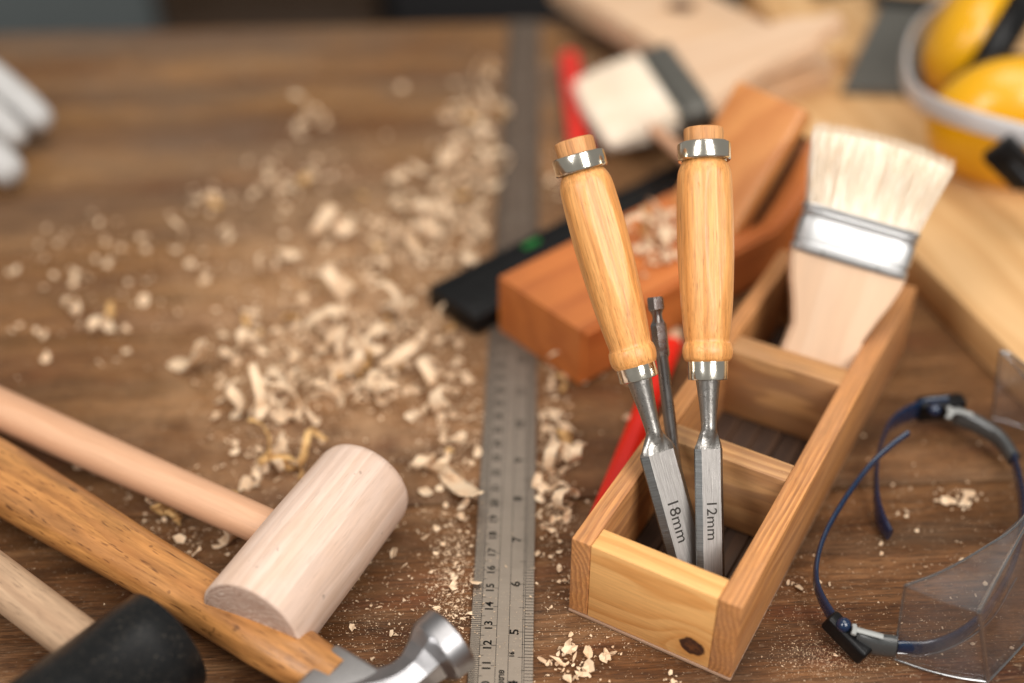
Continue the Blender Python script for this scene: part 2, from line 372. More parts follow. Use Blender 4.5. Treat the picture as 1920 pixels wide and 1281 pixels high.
M['steel'] = steel_mat('ground_blade_steel', (.44, .415, .395), .44, (20, 20, .8), .5, .6)
M['steel_bevel'] = steel_mat('cross_ground_bevel_steel', (.26, .27, .27), .36, (.8, .8, 24), .5, .75)
M['tang'] = steel_mat('forged_tang_steel', (.42, .40, .375), .30, (4, 4, 4), .9, .35, .5)
M['ferrule'] = plain('nickel_plated_ring', (.80, .76, .66), .17, 1.0, .7, .16, .12, 3.0, smudge=.05)
M['bit'] = plain('dark_tool_steel', (.34, .325, .315), .30, 1.0, .8, .4, .1, smudge=.08)
M['hammer'] = plain('polished_hammer_steel', (.34, .335, .345), .38, 1.0, .5, .3, .10, 5.0, smudge=.07)
M['hammer_neck'] = steel_mat('matt_hammer_steel', (.42, .41, .41), .45, (2, 2, 2), .3, .2)
M['ruler'] = steel_mat('satin_ruler_steel', (.44, .375, .31), .46, (.5, 16, 3), .15, .18, .10)
def dusty_ruler():
    m = M['ruler']; s = NT.__new__(NT); s.m = m; s.t = m.node_tree; s.b = s.t.nodes['Principled BSDF']; p = s.cm(); q = s.sep(p)
    f = s.math('MULTIPLY', s.rng(q[1], 17.0, 34.0, 0.05, 1.0), s.rng(s.noise(p, .7, 5.0, .65), .3, .5, .85, 1.0))
    old = s.b.inputs['Base Color'].links[0].from_socket; s.set(s.b.inputs['Base Color'], s.mix(f, old, (.095, .066, .046)))
    s.set(s.b.inputs['Metallic'], s.math('SUBTRACT', 1.0, f)); s.set(s.b.inputs['Roughness'], s.math('MULTIPLY_ADD', f, .3, .46))
dusty_ruler()
M['ink'] = plain('black_engraving_ink', (.008, .007, .006), .8, spec=.1)
M['ink2'] = plain('dark_blade_etching', (.040, .034, .030), .7, spec=.2)
M['tin'] = plain('tin_brush_ferrule', (.60, .60, .60), .42, 1.0, .4, .12, .2, 1.2, smudge=.06)
M['dull'] = plain('dull_grey_metal', (.14, .135, .118), .5, .35, .5, .3, .05)
M['bristle'] = None
M['shave'] = shaving_mat('pale_shaving', (.98, .80, .58), (.90, .62, .37))
M['shave2'] = shaving_mat('golden_shaving', (.86, .58, .26), (.72, .38, .12))
M['dust'] = shaving_mat('sawdust', (.92, .73, .52), (.82, .58, .36))
M['clear'] = clear_mat('clear_polycarbonate', (.93, .93, .94), 1.25)
M['clear_edge'] = clear_mat('clear_polycarbonate_edge', (.42, .43, .46), 5.0)
M['smoke'] = plain('smoky_grey_plastic', (.055, .058, .058), .30, 0, .5, .2, .05, coat=.4)
M['greyplastic'] = plain('light_grey_plastic', (.33, .34, .33), .4)
M['blue'] = plain('blue_translucent_plastic', (.003, .017, .052), .24, 0, .6, .25, .04, coat=.6)
M['navy'] = plain('navy_plastic_tip', (.006, .014, .045), .28, 0, .6, .2, .05, coat=.5)
M['vial'] = plain('green_vial', (.012, .16, .03), .15)
M['floor'] = plain('dark_workshop_floor', (.045, .032, .024), .8, 0, .02, .5, .2, 1.0)
M['bluegrey'] = plain('blue_grey_paint', (.13, .15, .152), .7, 0, .03, .4, .1)
M['pink'] = plain('dusty_pink_cloth', (.32, .10, .11), .8, 0, .05, .4, .1)
M['brown'] = plain('dark_brown_wood_crate', (.075, .042, .022), .7, 0, .05, .4, .1)
M['blackbin'] = plain('black_box_far', (.006, .005, .006), .6)
def bristle_mat():
    s = NT('cream_bristles'); p = s.cm(); a = s.noise(s.vm('MULTIPLY', p, (9, .25, 9)), 1.0, 3.0, .6)
    c = s.ramp(a, [(.28, (.72, .56, .38)), (.46, (.88, .76, .61)), (.68, (.95, .87, .76))])
    s.bump(a, .6, .0008); return s.fin(c, .6, spec=.3)
M['bristle'] = bristle_mat()

# ------------------------------------------------------------------ setting: floor and workbench
bm = bmesh.new(); add_box(bm, (-400, -150, -86), (400, 900, -80), 0)
tag(finish(bm, 'floor', M['floor'], smooth=False), kind='structure')

BR = R(3.4)    # the bench boards run a little askew
bench = bpy.data.objects.new('workbench', None); COL.objects.link(bench); bench.rotation_euler = (0, 0, BR)
tag(bench, kind='structure')
# plank seams measured across the bench; thin dark gaps between boards
edges = [3.0, 16.5, 39.35, 53.0, 67.5, 82.0, 91.8]
for i, (a, b) in enumerate(zip(edges, edges[1:])):
    dz = [0, -.03, 0, -.02, .0, .03, .0][i]
    bm = bmesh.new()
    add_box(bm, (-75, a + .045, -3.6), (85, b - .045, 0 + dz), .09, 2)
    o = finish(bm, 'plank', M['bench'], bench)
for x in (-68, 76):
    for y in (8, 88): box('leg', (x - 3.5, y - 3.5, -80), (x + 3.5, y + 3.5, -3.7), M['brown'], bench, .2)
box('apron', (-68, 88.2, -13), (76, 91, -3.7), M['brown'], bench, .1)

def far_thing(name, label, cat, px0, px1, py, dist, h, depth, mat):
    # stands on the floor beyond the bench
    z0 = -80; x0 = (px0 - 960) / F_PX * dist; x1 = (px1 - 960) / F_PX * dist
    yy = (dist - (CAM_H - 0) * sT * 1.8) / cT
    t = thing(name, label, cat, ((x0 + x1) / 2, yy, z0)); return t, (x1 - x0) / 2
t = thing('storage_panel', 'blurred blue-grey painted panel standing on the floor beyond the bench, at the far left', 'panel', (-86, 190, -80))
box('board', (-62, 0, 0), (29, 4, 64), M['bluegrey'], t, .5); box('rail', (-62, -2, 0), (29, -.05, 8), M['bluegrey'], t, .4)
t = thing('wooden_crate', 'dark brown wooden crate on the floor between the blue-grey panel and the black box', 'crate', (-38, 185, -80))
for k in range(4): box('slat', (-17, 0, k * 14), (17, 3, k * 14 + 12.5), M['brown'], t, .4)
box('side', (-17, 3.1, 0), (-15, 30, 55), M['brown'], t, .3); box('side', (15, 3.1, 0), (17, 30, 55), M['brown'], t, .3)
t = thing('black_box', 'black box on the floor beyond the bench, to the right of the brown crate', 'box', (12, 182, -80))
box('body', (-31, 0, 0), (50, 30, 52), M['blackbin'], t, 1.0); box('lid', (-32, -1, 52.1), (51, 31, 56), M['blackbin'], t, .8)
bm = bmesh.new()
bmesh.ops.create_icosphere(bm, subdivisions=4, radius=1)
for v in bm.verts:
    d = mnoise.noise(v.co * 1.7) * .35; v.co = Vector((v.co.x * 15, v.co.y * 7, v.co.z * 8)) * (1 + d) + Vector((-3, 172, -16))
    v.co.z = max(v.co.z, -23.9)
o = finish(bm, 'folded_cloth', M['pink']); tag(o, 'dusty pink cloth lying on the black box beyond the bench', 'cloth')
o.location = (0, 20, 0)

# ------------------------------------------------------------------ steel ruler
RA = math.atan(.0231)
ruler = thing('steel_ruler', 'long steel ruler with black centimetre and inch marks lying along the bench', 'ruler', (-.68, 19.58, .015), rz=-RA)
U = .977
box('blade', (-1.26, -.5, 0), (1.26, 74 * U, .10), M['ruler'], ruler, .02, 1)
def quad(bm, x0, y0, x1, y1, z):
    bm.faces.new([bm.verts.new(p) for p in ((x0, y0, z), (x1, y0, z), (x1, y1, z), (x0, y1, z))])
ZT = .1025
bm = bmesh.new(); bi = bmesh.new()
for k in range(0, 736):
    t = k / 10 * U; L = .40; w = .010
    if k % 10 == 0: L = .40
    quad(bm, -1.255, t - .013, -1.26 + L, t + .013, ZT)
    if k % 10 == 5: quad(bm, -.86, t - .012, -.70, t + .012, ZT)
    if k % 10 == 0:
        quad(bm, -.86, t - .012, -.73, t + .012, ZT); quad(bm, -.40, t - .012, -.22, t + .012, ZT)
for k in range(0, 218):
    if k / 20 < 10.9 and k % 2: quad(bm, -1.255, k / 20 * U - .008, -1.0, k / 20 * U + .008, ZT)
for k in range(0, 24 * 16 + 1):
    t = k / 16 * 2.54 * U
    quad(bi, .90, t - .014, 1.255, t + .014, ZT)
    if k % 4 == 0: quad(bi, .78, t - .011, .90, t + .011, ZT)
    if k % 8 == 0: quad(bi, .64, t - .011, .78, t + .011, ZT)
    if k % 16 == 0: quad(bi, .62, t - .013, .66, t + .013, ZT); quad(bi, .28, t - .013, .36, t + .013, ZT)
tag(finish(bm, 'tick_marks', M['ink'], ruler, smooth=False), 'fine millimetre tick marks', kind='stuff')
tag(finish(bi, 'tick_marks', M['ink'], ruler, smooth=False), 'fine inch fraction tick marks', kind='stuff')
bm = bmesh.new()
for x in (-.855, -.215, .275, .82, .895): quad(bm, x - .010, -.4, x + .010, 73.8 * U, ZT + .001)
finish(bm, 'border_line', M['ink'], ruler, smooth=False)
Rz90 = Matrix.Rotation(R(90), 4, 'Z')
for k in range(6, 61):
    if k > 34: break
    bm = bmesh.new(); text_bm(bm, str(k), .50, Matrix.Translation((-.545, k * U, ZT + .001)) @ Rz90, 1.02, .92)
    finish(bm, 'numeral', M['ink'], ruler, smooth=False)
for k in range(3, 14):
    bm = bmesh.new(); text_bm(bm, str(k), .60, Matrix.Translation((.50, k * 2.54 * U, ZT + .001)) @ Rz90, 1.05, .85)
    finish(bm, 'numeral', M['ink'], ruler, smooth=False)
bm = bmesh.new(); text_bm(bm, '16', .27, Matrix.Translation((.42, 4.55 * 2.54 * U, ZT + .001)) @ Rz90); finish(bm, 'numeral', M['ink'], ruler, smooth=False)
bm = bmesh.new(); text_bm(bm, '\u0e0b\u0e37\u0e49\u0e2d\u0e02\u0e32\u0e22', .34, Matrix.Translation((.03, 10.35 * U, ZT + .001)) @ Rz90); finish(bm, 'lettering', M['ink'], ruler, smooth=False)

# ------------------------------------------------------------------ tray
TO = at(1072, 1010, 4.2); TO = Vector((TO.x, TO.y, 0)); TA = math.atan2(-3.39, 5.93)
tray = thing('wooden_tool_tray', 'open wooden tool tray with a dark knot on its front, holding chisels and a brush', 'tool tray', (TO.x, TO.y, .02), rz=TA)
TH, TL, TW = 4.2, 23.3, 6.98
def u2w(u, v, z=0): return tray.location + Matrix.Rotation(TA, 3, 'Z') @ Vector((u, v, z))
# the long side boards: plan outline slightly rounded at the weathered corner
for (u0, u1, nm) in ((0, .82, 'left'), (6.05, TW, 'right')):
    bm = bmesh.new(); add_box(bm, (u0, 0, .14), (u1, TL, TH), .06, 3, .02)
    finish(bm, 'side_board', M['wall'], tray)
box('front_panel', (.825, .012, .14), (6.045, 1.08, TH - .02), M['front'], tray, .045, 2, .01)
box('divider', (.825, 7.1, .45), (6.045, 8.2, TH - .04), M['partition'], tray, .05, 2, .01)
box('divider', (.825, 14.1, .45), (6.045, 15.4, TH - .03), M['partition'], tray, .05, 2, .01)
box('back_panel', (.825, 22.2, .14), (6.045, 23.28, TH - .05), M['partition'], tray, .05, 2, .01)
box('base_board', (-.01, -.03, -.01), (TW + .01, TL, .135), M['traybase'], tray, .04, 2, .01)
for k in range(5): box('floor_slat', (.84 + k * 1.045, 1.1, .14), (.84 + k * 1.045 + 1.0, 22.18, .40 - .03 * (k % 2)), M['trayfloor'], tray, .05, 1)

# ------------------------------------------------------------------ chisels
def chisel(label, top_px, bot_px, Zt, Zb, rot, bw, flat, th, text, K, size):
    """top_px/bot_px: the axis in the photograph; Zt/Zb distances; K scale of handle along s."""
    P0, P1 = ray(*bot_px, Zb), ray(*top_px, Zt); axis = (P1 - P0); L = axis.length; axis.normalize()
    front = Matrix.Rotation(rot, 3, axis) @ (-FWD)
    ax = axes_from(axis, front); t = thing('wood_chisel', label, 'chisel', P0, ax, group='wood chisels in the tray')
    s = lambda py: L * (bot_px[1] - py) / (bot_px[1] - top_px[1])
    return t, s, L
def build_chisel(t, L, S, blade, text, tsize, tpos, tx):
    bw, fl, th = blade
    # blade: trapezoid section, flat face towards local +y
    def trap(z, f, w2=None):
        w = bw / 2 * f; q = fl / 2 * f
        return [(-w, -th / 2, z), (w, -th / 2, z), (w, -th / 2 + .10, z), (q, th / 2, z), (-q, th / 2, z), (-w, -th / 2 + .10, z)]
    zb = S['shoulder']
    bm = bmesh.new()
    def ringt(z, f, yy=0):  # 6-sided
        return [Vector(p) + Vector((0, yy, 0)) for p in trap(z, f)]
    tip = [Vector((x, min(y, -th / 2 + .03), 0)) for x, y, z in trap(0, 1)]
    rings = [tip, ringt(.7, 1), ringt(zb - .15, 1.0)]
    r0 = S['neck_r']
    add_loft(bm, rings)
    # bevel faces get the cross-ground steel
    me_o = finish(bm, 'blade', M['steel'], t, sharp=12)
    me_o.data.materials.append(M['steel_bevel'])
    for p in me_o.data.polygons:
        if abs(p.normal.x) > .3 and abs(p.normal.z) < .5: p.material_index = 1
    # shoulder: morph from the blade section to the round neck
    n = 36; rings = []
    poly = [Vector((x, y)) for x, y, z in trap(0, 1)]
    def poly_r(a):
        d = Vector((math.cos(a), math.sin(a))); best = 9
        for i in range(6):
            p, q = poly[i], poly[(i + 1) % 6]; e = q - p; den = d.x * e.y - d.y * e.x
            if abs(den) > 1e-9:
                tt = (p.x * e.y - p.y * e.x) / den; uu = (p.x * d.y - p.y * d.x) / den
                if tt > 0 and -.001 <= uu <= 1.001: best = min(best, tt)
        return best
    for k in range(11):
        f = k / 10; z = zb - .16 + (S['neck'] - zb + .16) * f; ring = []
        g = f * f * (3 - 2 * f); g = min(1, g * 1.05)
        for i in range(n):
            a = 2 * math.pi * i / n; pr_ = poly_r(a); rr = pr_ * (1 - g) + r0 * g
            if f == 0: rr = pr_ * .995
            cap = r0 + (bw / 2 * 1.02 - r0) * (1 - f) ** 1.2 if f > .12 else 9
            rr = min(rr, max(cap, r0 * .9))
            ring.append((rr * math.cos(a), rr * math.sin(a), z))
        rings.append(ring)
    z1 = S['ferr0']
    for k in range(1, 9):
        f = k / 8; r = r0 + (S['tang_r'] - r0) * f ** 1.35; z = S['neck'] + (z1 + .1 - S['neck']) * f
        rings.append([(r * math.cos(2 * math.pi * i / n), r * math.sin(2 * math.pi * i / n), z) for i in range(n)])
    bm = bmesh.new(); add_loft(bm, rings); finish(bm, 'tang', M['tang'], t, sharp=25)
    f0, f1, fr = S['ferr0'], S['ferr1'], S['ferr_r']
    lathe('ferrule', [(f0 + .02, S['tang_r'] + .02), (f0, fr - .06), (f0 + .02, fr - .01), (f0 + .06, fr), ((f0 + f1) / 2, fr * .995), (f1, fr * 1.01)], M['ferrule'], t, 64, wob=.008)
    h = S['handle']; Rm = max(r for _, r in h)
    dfl = Rm * .925
    # resample the handle profile finely so the shaved flats get their arched ends
    prof = []
    hp = catmull([(a, b, 0) for a, b in h], 5)
    prof = [(p.x, p.y) for p in hp]
    a0 = S['flat_a']
    lathe('handle', prof, M['handle'], t, 96, flats=[(a0 + k * math.pi / 2, dfl * S['fd'][k % 2]) for k in range(4)], sharp=50, wob=.006)
    r0_, r1_, rr = S['ring0'], S['ring1'], S['ring_r']
    rn = lathe('ring', [(r0_, rr - .17), (r0_, rr - .05), (r0_ + .04, rr - .01), (r0_ + .08, rr), (r1_ - .1, rr * 1.0), (r1_ - .04, rr - .01), (r1_, rr - .06), (r1_ + .005, rr - .14), (r1_ - .08, rr - .17)], M['ferrule'], t, 72, cap=False, wob=.012)
    rn.rotation_euler = (S['ring_tilt'], 0, 0); zc = (r0_ + r1_) / 2
    rn.location = (0, zc * math.sin(S['ring_tilt']), zc * (1 - math.cos(S['ring_tilt'])))
    p0, p1, prr = S['ring0'] - .2, L, S['plug_r']
    lathe('end_plug', [(p0, prr * .95), (p1 - .12, prr), (p1 - .04, prr * .97), (p1, prr * .88), (p1 + .015, prr * .5)], M['plug'], t, 48, wob=.02)
    # size mark, reading down the blade
    bm = bmesh.new(); text_bm(bm, text, tsize, Matrix.Translation((tx, th / 2 + .004, tpos)) @ Matrix(((0, -1, 0, 0), (0, 0, 1, 0), (-1, 0, 0, 0), (0, 0, 0, 1))), 1.02, 1.0, .004)
    return bm

def frame_text(bm, t): return finish(bm, 'size_mark', M['ink2'], t, smooth=False)

# narrow chisel
t12, s12, L12 = chisel('upright chisel marked 12mm, standing to the right of the leaning one', (1319, 240), (1336, 1168), 49.1, 49.0, R(16), 0, 0, 0, '', 1, 0)
S = dict(shoulder=s12(835), neck=s12(797), neck_r=.31, tang_r=.50, ferr0=s12(713), ferr1=s12(676), ferr_r=.79,
         handle=[(s12(678), .86), (s12(672), .95), (s12(658), 1.0), (s12(645), .94), (s12(639), .885), (s12(620), .94), (s12(560), 1.04), (s12(480), 1.11), (s12(400), 1.12), (s12(350), 1.09),
                 (s12(325), 1.05), (s12(310), .94), (s12(302), .84), (s12(294), .80), (s12(285), .80)],
         ring0=s12(303), ring1=s12(269), ring_r=1.055, plug_r=.79, ring_tilt=R(2), flat_a=R(90), fd=(.985, 1.03))
bm = build_chisel(t12, L12, S, (1.18, .80, .30), '12mm', .62, s12(975), .03)
frame_text(bm, t12)
# wide chisel, leaning left
t18, s18, L18 = chisel('chisel marked 18mm, leaning to the left with the wider blade', (1075, 262), (1322, 1160), 49.0, 49.75, R(20), 0, 0, 0, '', 1, 0)
S = dict(shoulder=s18(838), neck=s18(800), neck_r=.32, tang_r=.52, ferr0=s18(708), ferr1=s18(676), ferr_r=.79,
         handle=[(s18(682), .84), (s18(674), .92), (s18(662), .955), (s18(651), .92), (s18(645), .855), (s18(625), .90), (s18(560), 1.02), (s18(480), 1.10), (s18(420), 1.12), (s18(370), 1.09),
                 (s18(345), 1.05), (s18(330), .94), (s18(322), .84), (s18(314), .80), (s18(305), .80)],
         ring0=s18(321), ring1=s18(290), ring_r=1.06, plug_r=.80, ring_tilt=R(-2), flat_a=R(84), fd=(.97, 1.03))
bm = build_chisel(t18, L18, S, (1.62, 1.12, .34), '18mm', .70, s18(972), .12)
frame_text(bm, t18)

# screwdriver bit behind the chisels
P1, P0 = ray(1228, 557, 51.0), ray(1282, 1010, 51.2)
ax = axes_from(P1 - P0, -FWD); LB = (P1 - P0).length
bit = thing('driver_bit', 'dark steel hex-shank bit standing between the two chisels', 'driver bit', P0, ax)
sb = lambda py: LB * (1010 - py) / (1010 - 557)
def hexring(z, r, n=6, a0=R(12)): return [(r * math.cos(a0 + 2 * math.pi * k / n), r * math.sin(a0 + 2 * math.pi * k / n), z) for k in range(n)]
bm = bmesh.new(); add_loft(bm, [hexring(sb(668), .33), hexring(sb(664), .35), hexring(sb(610), .35), hexring(sb(603), .27)]); finish(bm, 'hex_shank', M['bit'], bit, sharp=20)
bm = bmesh.new(); add_loft(bm, [hexring(sb(584), .27), hexring(sb(580), .35), hexring(sb(560), .35), hexring(sb(557), .31)]); finish(bm, 'shank_end', M['bit'], bit, sharp=20)
lathe('neck', [(sb(605), .27), (sb(598), .21), (sb(590), .21), (sb(583), .27)], M['bit'], bit, 24)
lathe('shaft', [(0, .12), (.4, .2), (.8, .255), (sb(672), .255), (sb(668), .29), (sb(664), .29)], M['bit'], bit, 32)

# ------------------------------------------------------------------ mallets and hammer
# pale wooden mallet
HA, HB = Vector((-9.85, 30.55, 2.2)), Vector((-6.2, 38.45, 2.2))
ax = axes_from(HB - HA, Vector((0, 0, 1)))
hl = (HB - HA).length
mal = thing('wooden_mallet', 'pale wooden mallet with a cylindrical head lying in front of the shavings', 'mallet', HA, ax)
mh = lathe('head', [(0, 1.6), (0.0, 2.07), (.025, 2.14), (.07, 2.18), (hl / 2, 2.21), (hl - .5, 2.17), (hl - .2, 2.09), (hl - .05, 1.94), (hl, 1.7)], M['mallet'], mal, 96, sharp=40, wob=.006)
mh.data.materials.append(M['mallet_end'])
for p in mh.data.polygons:
    if p.center.z < .01: p.material_index = 1
# handle in world space, made local
inv = (Matrix((ax[0], ax[1], ax[2])).transposed().to_4x4()); inv.translation = HA; inv = inv.inverted()
def local_lathe(name, A, B, prof, mat, parent, inv, n=40, oval=1.0, wob=.004):
    a = axes_from(B - A, Vector((0, 0, 1))); m = Matrix(a).transposed().to_4x4(); m.translation = A
    o = lathe(name, prof, mat, None, n, wob=wob)
    o.data.transform(Matrix.Diagonal((oval, 1, 1, 1)))
    o.parent = parent; mm = inv @ m; o.location = mm.translation; o.rotation_euler = mm.to_euler(); return o
mid = (HA + HB) / 2
far = at(-80, 732, 1.5); dirh = (far - mid).normalized(); 
local_lathe('handle', mid + dirh * 1.8, mid + dirh * 27, [(0, .80), (6, .85), (12, .92), (18, .98), (23, 1.0), (24.6, .9), (25.2, .6)], M['mallet_handle'], mal, inv)

# claw hammer: round face, faceted neck, ash handle
cheek = at(655, 1290, 1.6)
ham = thing('hammer', 'steel hammer with a varnished brown wood handle running under the rubber mallet', 'hammer', Vector((cheek.x, cheek.y, 0)))
hi = Matrix.Translation(-Vector((cheek.x, cheek.y, 0)))
A = at(588, 1250, 1.55); B = at(-60, 858, 1.5)
a = axes_from(B - A, Vector((0, 0, 1))); mm = Matrix(a).transposed().to_4x4(); mm.translation = A
o = lathe('handle', [(-1.2, .95), (0, 1.0), (.8, 1.08), (2.5, 1.14), (5, 1.12), (9, 1.16), (14, 1.33), (18, 1.42), (22, 1.42), (25, 1.45), (26, 1.3), (26.2, .8)], M['hammer_handle'], None, 64, wob=.01)
o.data.transform(Matrix.Diagonal((1.06, .92, 1, 1))); o.parent = ham; m2 = hi @ mm; o.location = m2.translation; o.rotation_euler = m2.to_euler()
# head: loft along a bent centre line from the cheek to the striking face
face_c = at(848, 1196, 2.2); n1 = at(772, 1268, 1.75); n0 = at(730, 1298, 1.5); 
line = catmull([at(620, 1318, 1.4), at(680, 1312, 1.4), n0, n1, at(806, 1232, 2.0), face_c], 14)
N = len(line); bm = bmesh.new(); rings = []
for i, p in enumerate(line):
    t_ = i / (N - 1); tan = (line[min(i + 1, N - 1)] - line[max(i - 1, 0)]).normalized()
    if t_ > .9: tan = (face_c - at(806, 1232, 2.0)).normalized()
    side = tan.cross(Vector((0, 0, 1))).normalized(); up = side.cross(tan)
    keys = [(0, .95), (.25, 1.0), (.42, .95), (.55, .84), (.66, .84), (.775, 1.00), (.835, 1.27), (.85, 1.31), (.985, 1.35), (1.0, 1.28)]
    for (k0, v0), (k1, v1) in zip(keys, keys[1:]):
        if k0 <= t_ <= k1: w = v0 + (v1 - v0) * (t_ - k0) / (k1 - k0)
    octo = 1 - min(1, max(0, (t_ - .815) / .03)); ring = []
    for k in range(48):
        aa = 2 * math.pi * k / 48; r = w
        oc = w * .96 / max(math.cos(((aa + R(8)) % (math.pi / 4)) - math.pi / 8), .1)
        r = r * (1 - octo) + min(oc, w * 1.10) * octo
        ring.append(p + side * (r * math.cos(aa)) + up * (r * math.sin(aa)))
    rings.append([hi @ q for q in ring])
add_loft(bm, rings); finish(bm, 'neck', M['hammer'], ham, sharp=14)
th_ = (n1 - n0).normalized()
# cheek block that wraps the handle end
ca = axes_from(Vector((0, 0, 1)), -(B - A).normalized())
cm_ = Matrix(ca).transposed().to_4x4(); cm_.translation = at(634, 1346, 0)
bm = bmesh.new(); add_box(bm, (-1.35, -1.0, .3), (1.5, 1.2, 2.35), .22, 3); bm.transform(hi @ cm_); finish(bm, 'cheek', M['hammer_neck'], ham)
c0 = at(560, 1345, 1.6); cl = catmull([at(590, 1325, 1.6), c0, at(520, 1400, 1.3), at(500, 1450, .8)], 5)
bm = bmesh.new(); add_sweep(bm, [hi @ q for q in cl], lambda t: .95 - .2 * t, lambda t: .7 - .5 * t, n=12); finish(bm, 'claw', M['hammer_neck'], ham)

# black rubber mallet
_p1, _p2 = at(258, 1097, 3.5), at(14, 1281, 3.5); _d = (_p2 - _p1).normalized(); _n = Vector((-_d.y, _d.x, 0))
if _n.y > 0: _n = -_n
RAA = _p1 + _n * 2.0 + _d * .45; RAA.z = 2.28; RBB = RAA + _d * 11.0
ax = axes_from(RBB - RAA, Vector((0, 0, 1)))
rub = thing('rubber_mallet', 'black rubber mallet with a raw wood handle at the front left corner of the bench', 'mallet', RAA, ax)
rl = (RBB - RAA).length
lathe('head', [(z, q * .84) for z, q in [(0, 1.6), (0, 2.42), (.03, 2.50), (.08, 2.55), (1.2, 2.60), (3.55, 2.64), (3.6, 2.68), (rl / 2, 2.72), (rl - 3.6, 2.66), (rl - 3.5, 2.6), (rl - 1, 2.55), (rl - .2, 2.45), (rl, 2.2), (rl, 1.5)]], M['rubber'], rub, 96, sharp=40)
inv = Matrix(ax).transposed().to_4x4(); inv.translation = RAA; inv = inv.inverted()
mid = RAA.lerp(RBB, .5); hd = (at(-40, 1060, 2.0) - at(125, 1185, 2.4)).normalized()
b0 = at(125, 1185, 2.4)
local_lathe('handle', b0 - hd * 1.6, b0 + hd * 20, [(0, .9), (2, .9), (8, .95), (14, 1.05), (21, 1.05), (21.5, .8)], M['rubber_handle'], rub, inv)

# ------------------------------------------------------------------ paint brushes
def brush_outline(wb, wn, L, nk, tail):
    # y from 0 (ferrule) down to -L
    right = [(wb, 0), (wb * .99, -.12), (wb * .97, -nk * .12), (wb * .88, -nk * .30), (wb * .74, -nk * .5), (wb * .62, -nk * .72), (wn * 1.04, -nk)]
    low = [(wn, -nk * 1.3), (wn * .9, -L * .75), (tail, -L + 1.2), (tail * .8, -L + .3), (tail * .4, -L)]
    r = right + low; return [(-x, y) for x, y in r[::-1]] + r
def paint_brush(label, origin, axes, wf, lf, lb, Lh, fan, th, group='paint brushes', mats=('brush_handle', 'tin', 'bristle'), neck=3.4, wn=1.5):
    t = thing('paint_brush', label, 'paint brush', origin, axes, group=group)
    # local x across, y towards the bristles, z thickness; origin at the ferrule's lower edge centre
    extrude('handle', brush_outline(wf * .985, wn, Lh, neck, .9), -th * .36, th * .36, M[mats[0]], t, .14, 4)
    bm = bmesh.new()
    def oval(y, w, d, n=40):
        return [(w * math.copysign(abs(math.cos(a)) ** .35, math.cos(a)), y, d * math.copysign(abs(math.sin(a)) ** .55, math.sin(a))) for a in [2 * math.pi * k / n for k in range(n)]]
    d = th / 2; ys = [(-.05, .99, .96), (0, 1.0, 1.0), (.30, 1.0, 1.02), (.36, .97, .86), (.44, .97, .86), (.50, 1.0, 1.0), (.9, 1, 1.05), (lf - .72, 1, 1.0), (lf - .66, .975, .86), (lf - .58, .975, .86), (lf - .52, 1, 1), (lf - .42, 1.01, 1.05), (lf - .34, .975, .86), (lf - .28, .975, .86), (lf - .22, 1.01, 1.04), (lf - .10, 1.015, 1.08), (lf, 1.0, .97)]
    add_loft(bm, [oval(y, wf * a, d * b) for y, a, b in ys]); finish(bm, 'ferrule', M[mats[1]], t, sharp=28)
    if fan > 1:
        for x in (-wf * .5, wf * .45):
            bm = bmesh.new(); bmesh.ops.create_uvsphere(bm, u_segments=12, v_segments=8, radius=.07); bm.transform(Matrix.Translation((x, .1, d * .97))); finish(bm, 'rivet', M['dull'], t)
    # bristle core plus separate tufts standing proud
    bm = bmesh.new(); rings = []
    for k in range(7):
        f = k / 6; w = wf * .94 * (1 + (fan - 1) * f ** .85); dd = d * .86 * (1 - .55 * f)
        rings.append([(x, y - .25 * f * (abs(x) / wf) ** 2, z) for x, y, z in oval(lf - .1 + (lb - .35) * f, w, dd)])
    add_loft(bm, rings); core = finish(bm, 'bristle_core', M[mats[2]], t)
    bm = bmesh.new(); rnd = random.Random(3)
    for k in range(2600):
        x0 = rnd.uniform(-1, 1); zz = rnd.uniform(-1, 1); w = wf * .94
        p0 = Vector((x0 * w, lf - .05, zz * d * .86)); f2 = fan + rnd.gauss(0, .02)
        ln = lb * rnd.uniform(.93, 1.03) - .28 * x0 * x0
        p2 = Vector((x0 * w * f2 + rnd.gauss(0, .05), lf + ln, zz * d * .42)); p1 = (p0 + p2) / 2 + Vector((rnd.gauss(0, .03), 0, rnd.gauss(0, .04) + (zz * d * .12)))
        r = rnd.uniform(.008, .018); sd = Vector((r, 0, 0)); sz = Vector((0, 0, r))
        vs = [[bm.verts.new(p + o_) for o_ in (sd, sz, -sd)] for p in (p0, p1)]; tipv = bm.verts.new(p2)
        a_, b_ = vs
        for i in range(3): bm.faces.new((a_[i], a_[(i + 1) % 3], b_[(i + 1) % 3], b_[i])); bm.faces.new((b_[i], b_[(i + 1) % 3], tipv))
    tag(finish(bm, 'bristles', M[mats[2]], t), kind='stuff')
    return t
ZB = 57.3
bl, br_, tl = ray(1482, 462, ZB), ray(1697, 524, ZB - .1), ray(1510, 372, ZB - .2)
xax = (br_ - bl).normalized(); yax = (ray(1655, 260, ZB) - ray(1530, 640, ZB + .9)); yax = (yax - xax * yax.dot(xax)).normalized(); zax = xax.cross(yax)
paint_brush('wide paint brush with cream bristles standing handle down in the tray', (bl + br_) / 2, (xax, yax, zax), (br_ - bl).length / 2, 2.15, 3.95, 6.6, 1.30, 1.35, neck=4.6, wn=1.72)
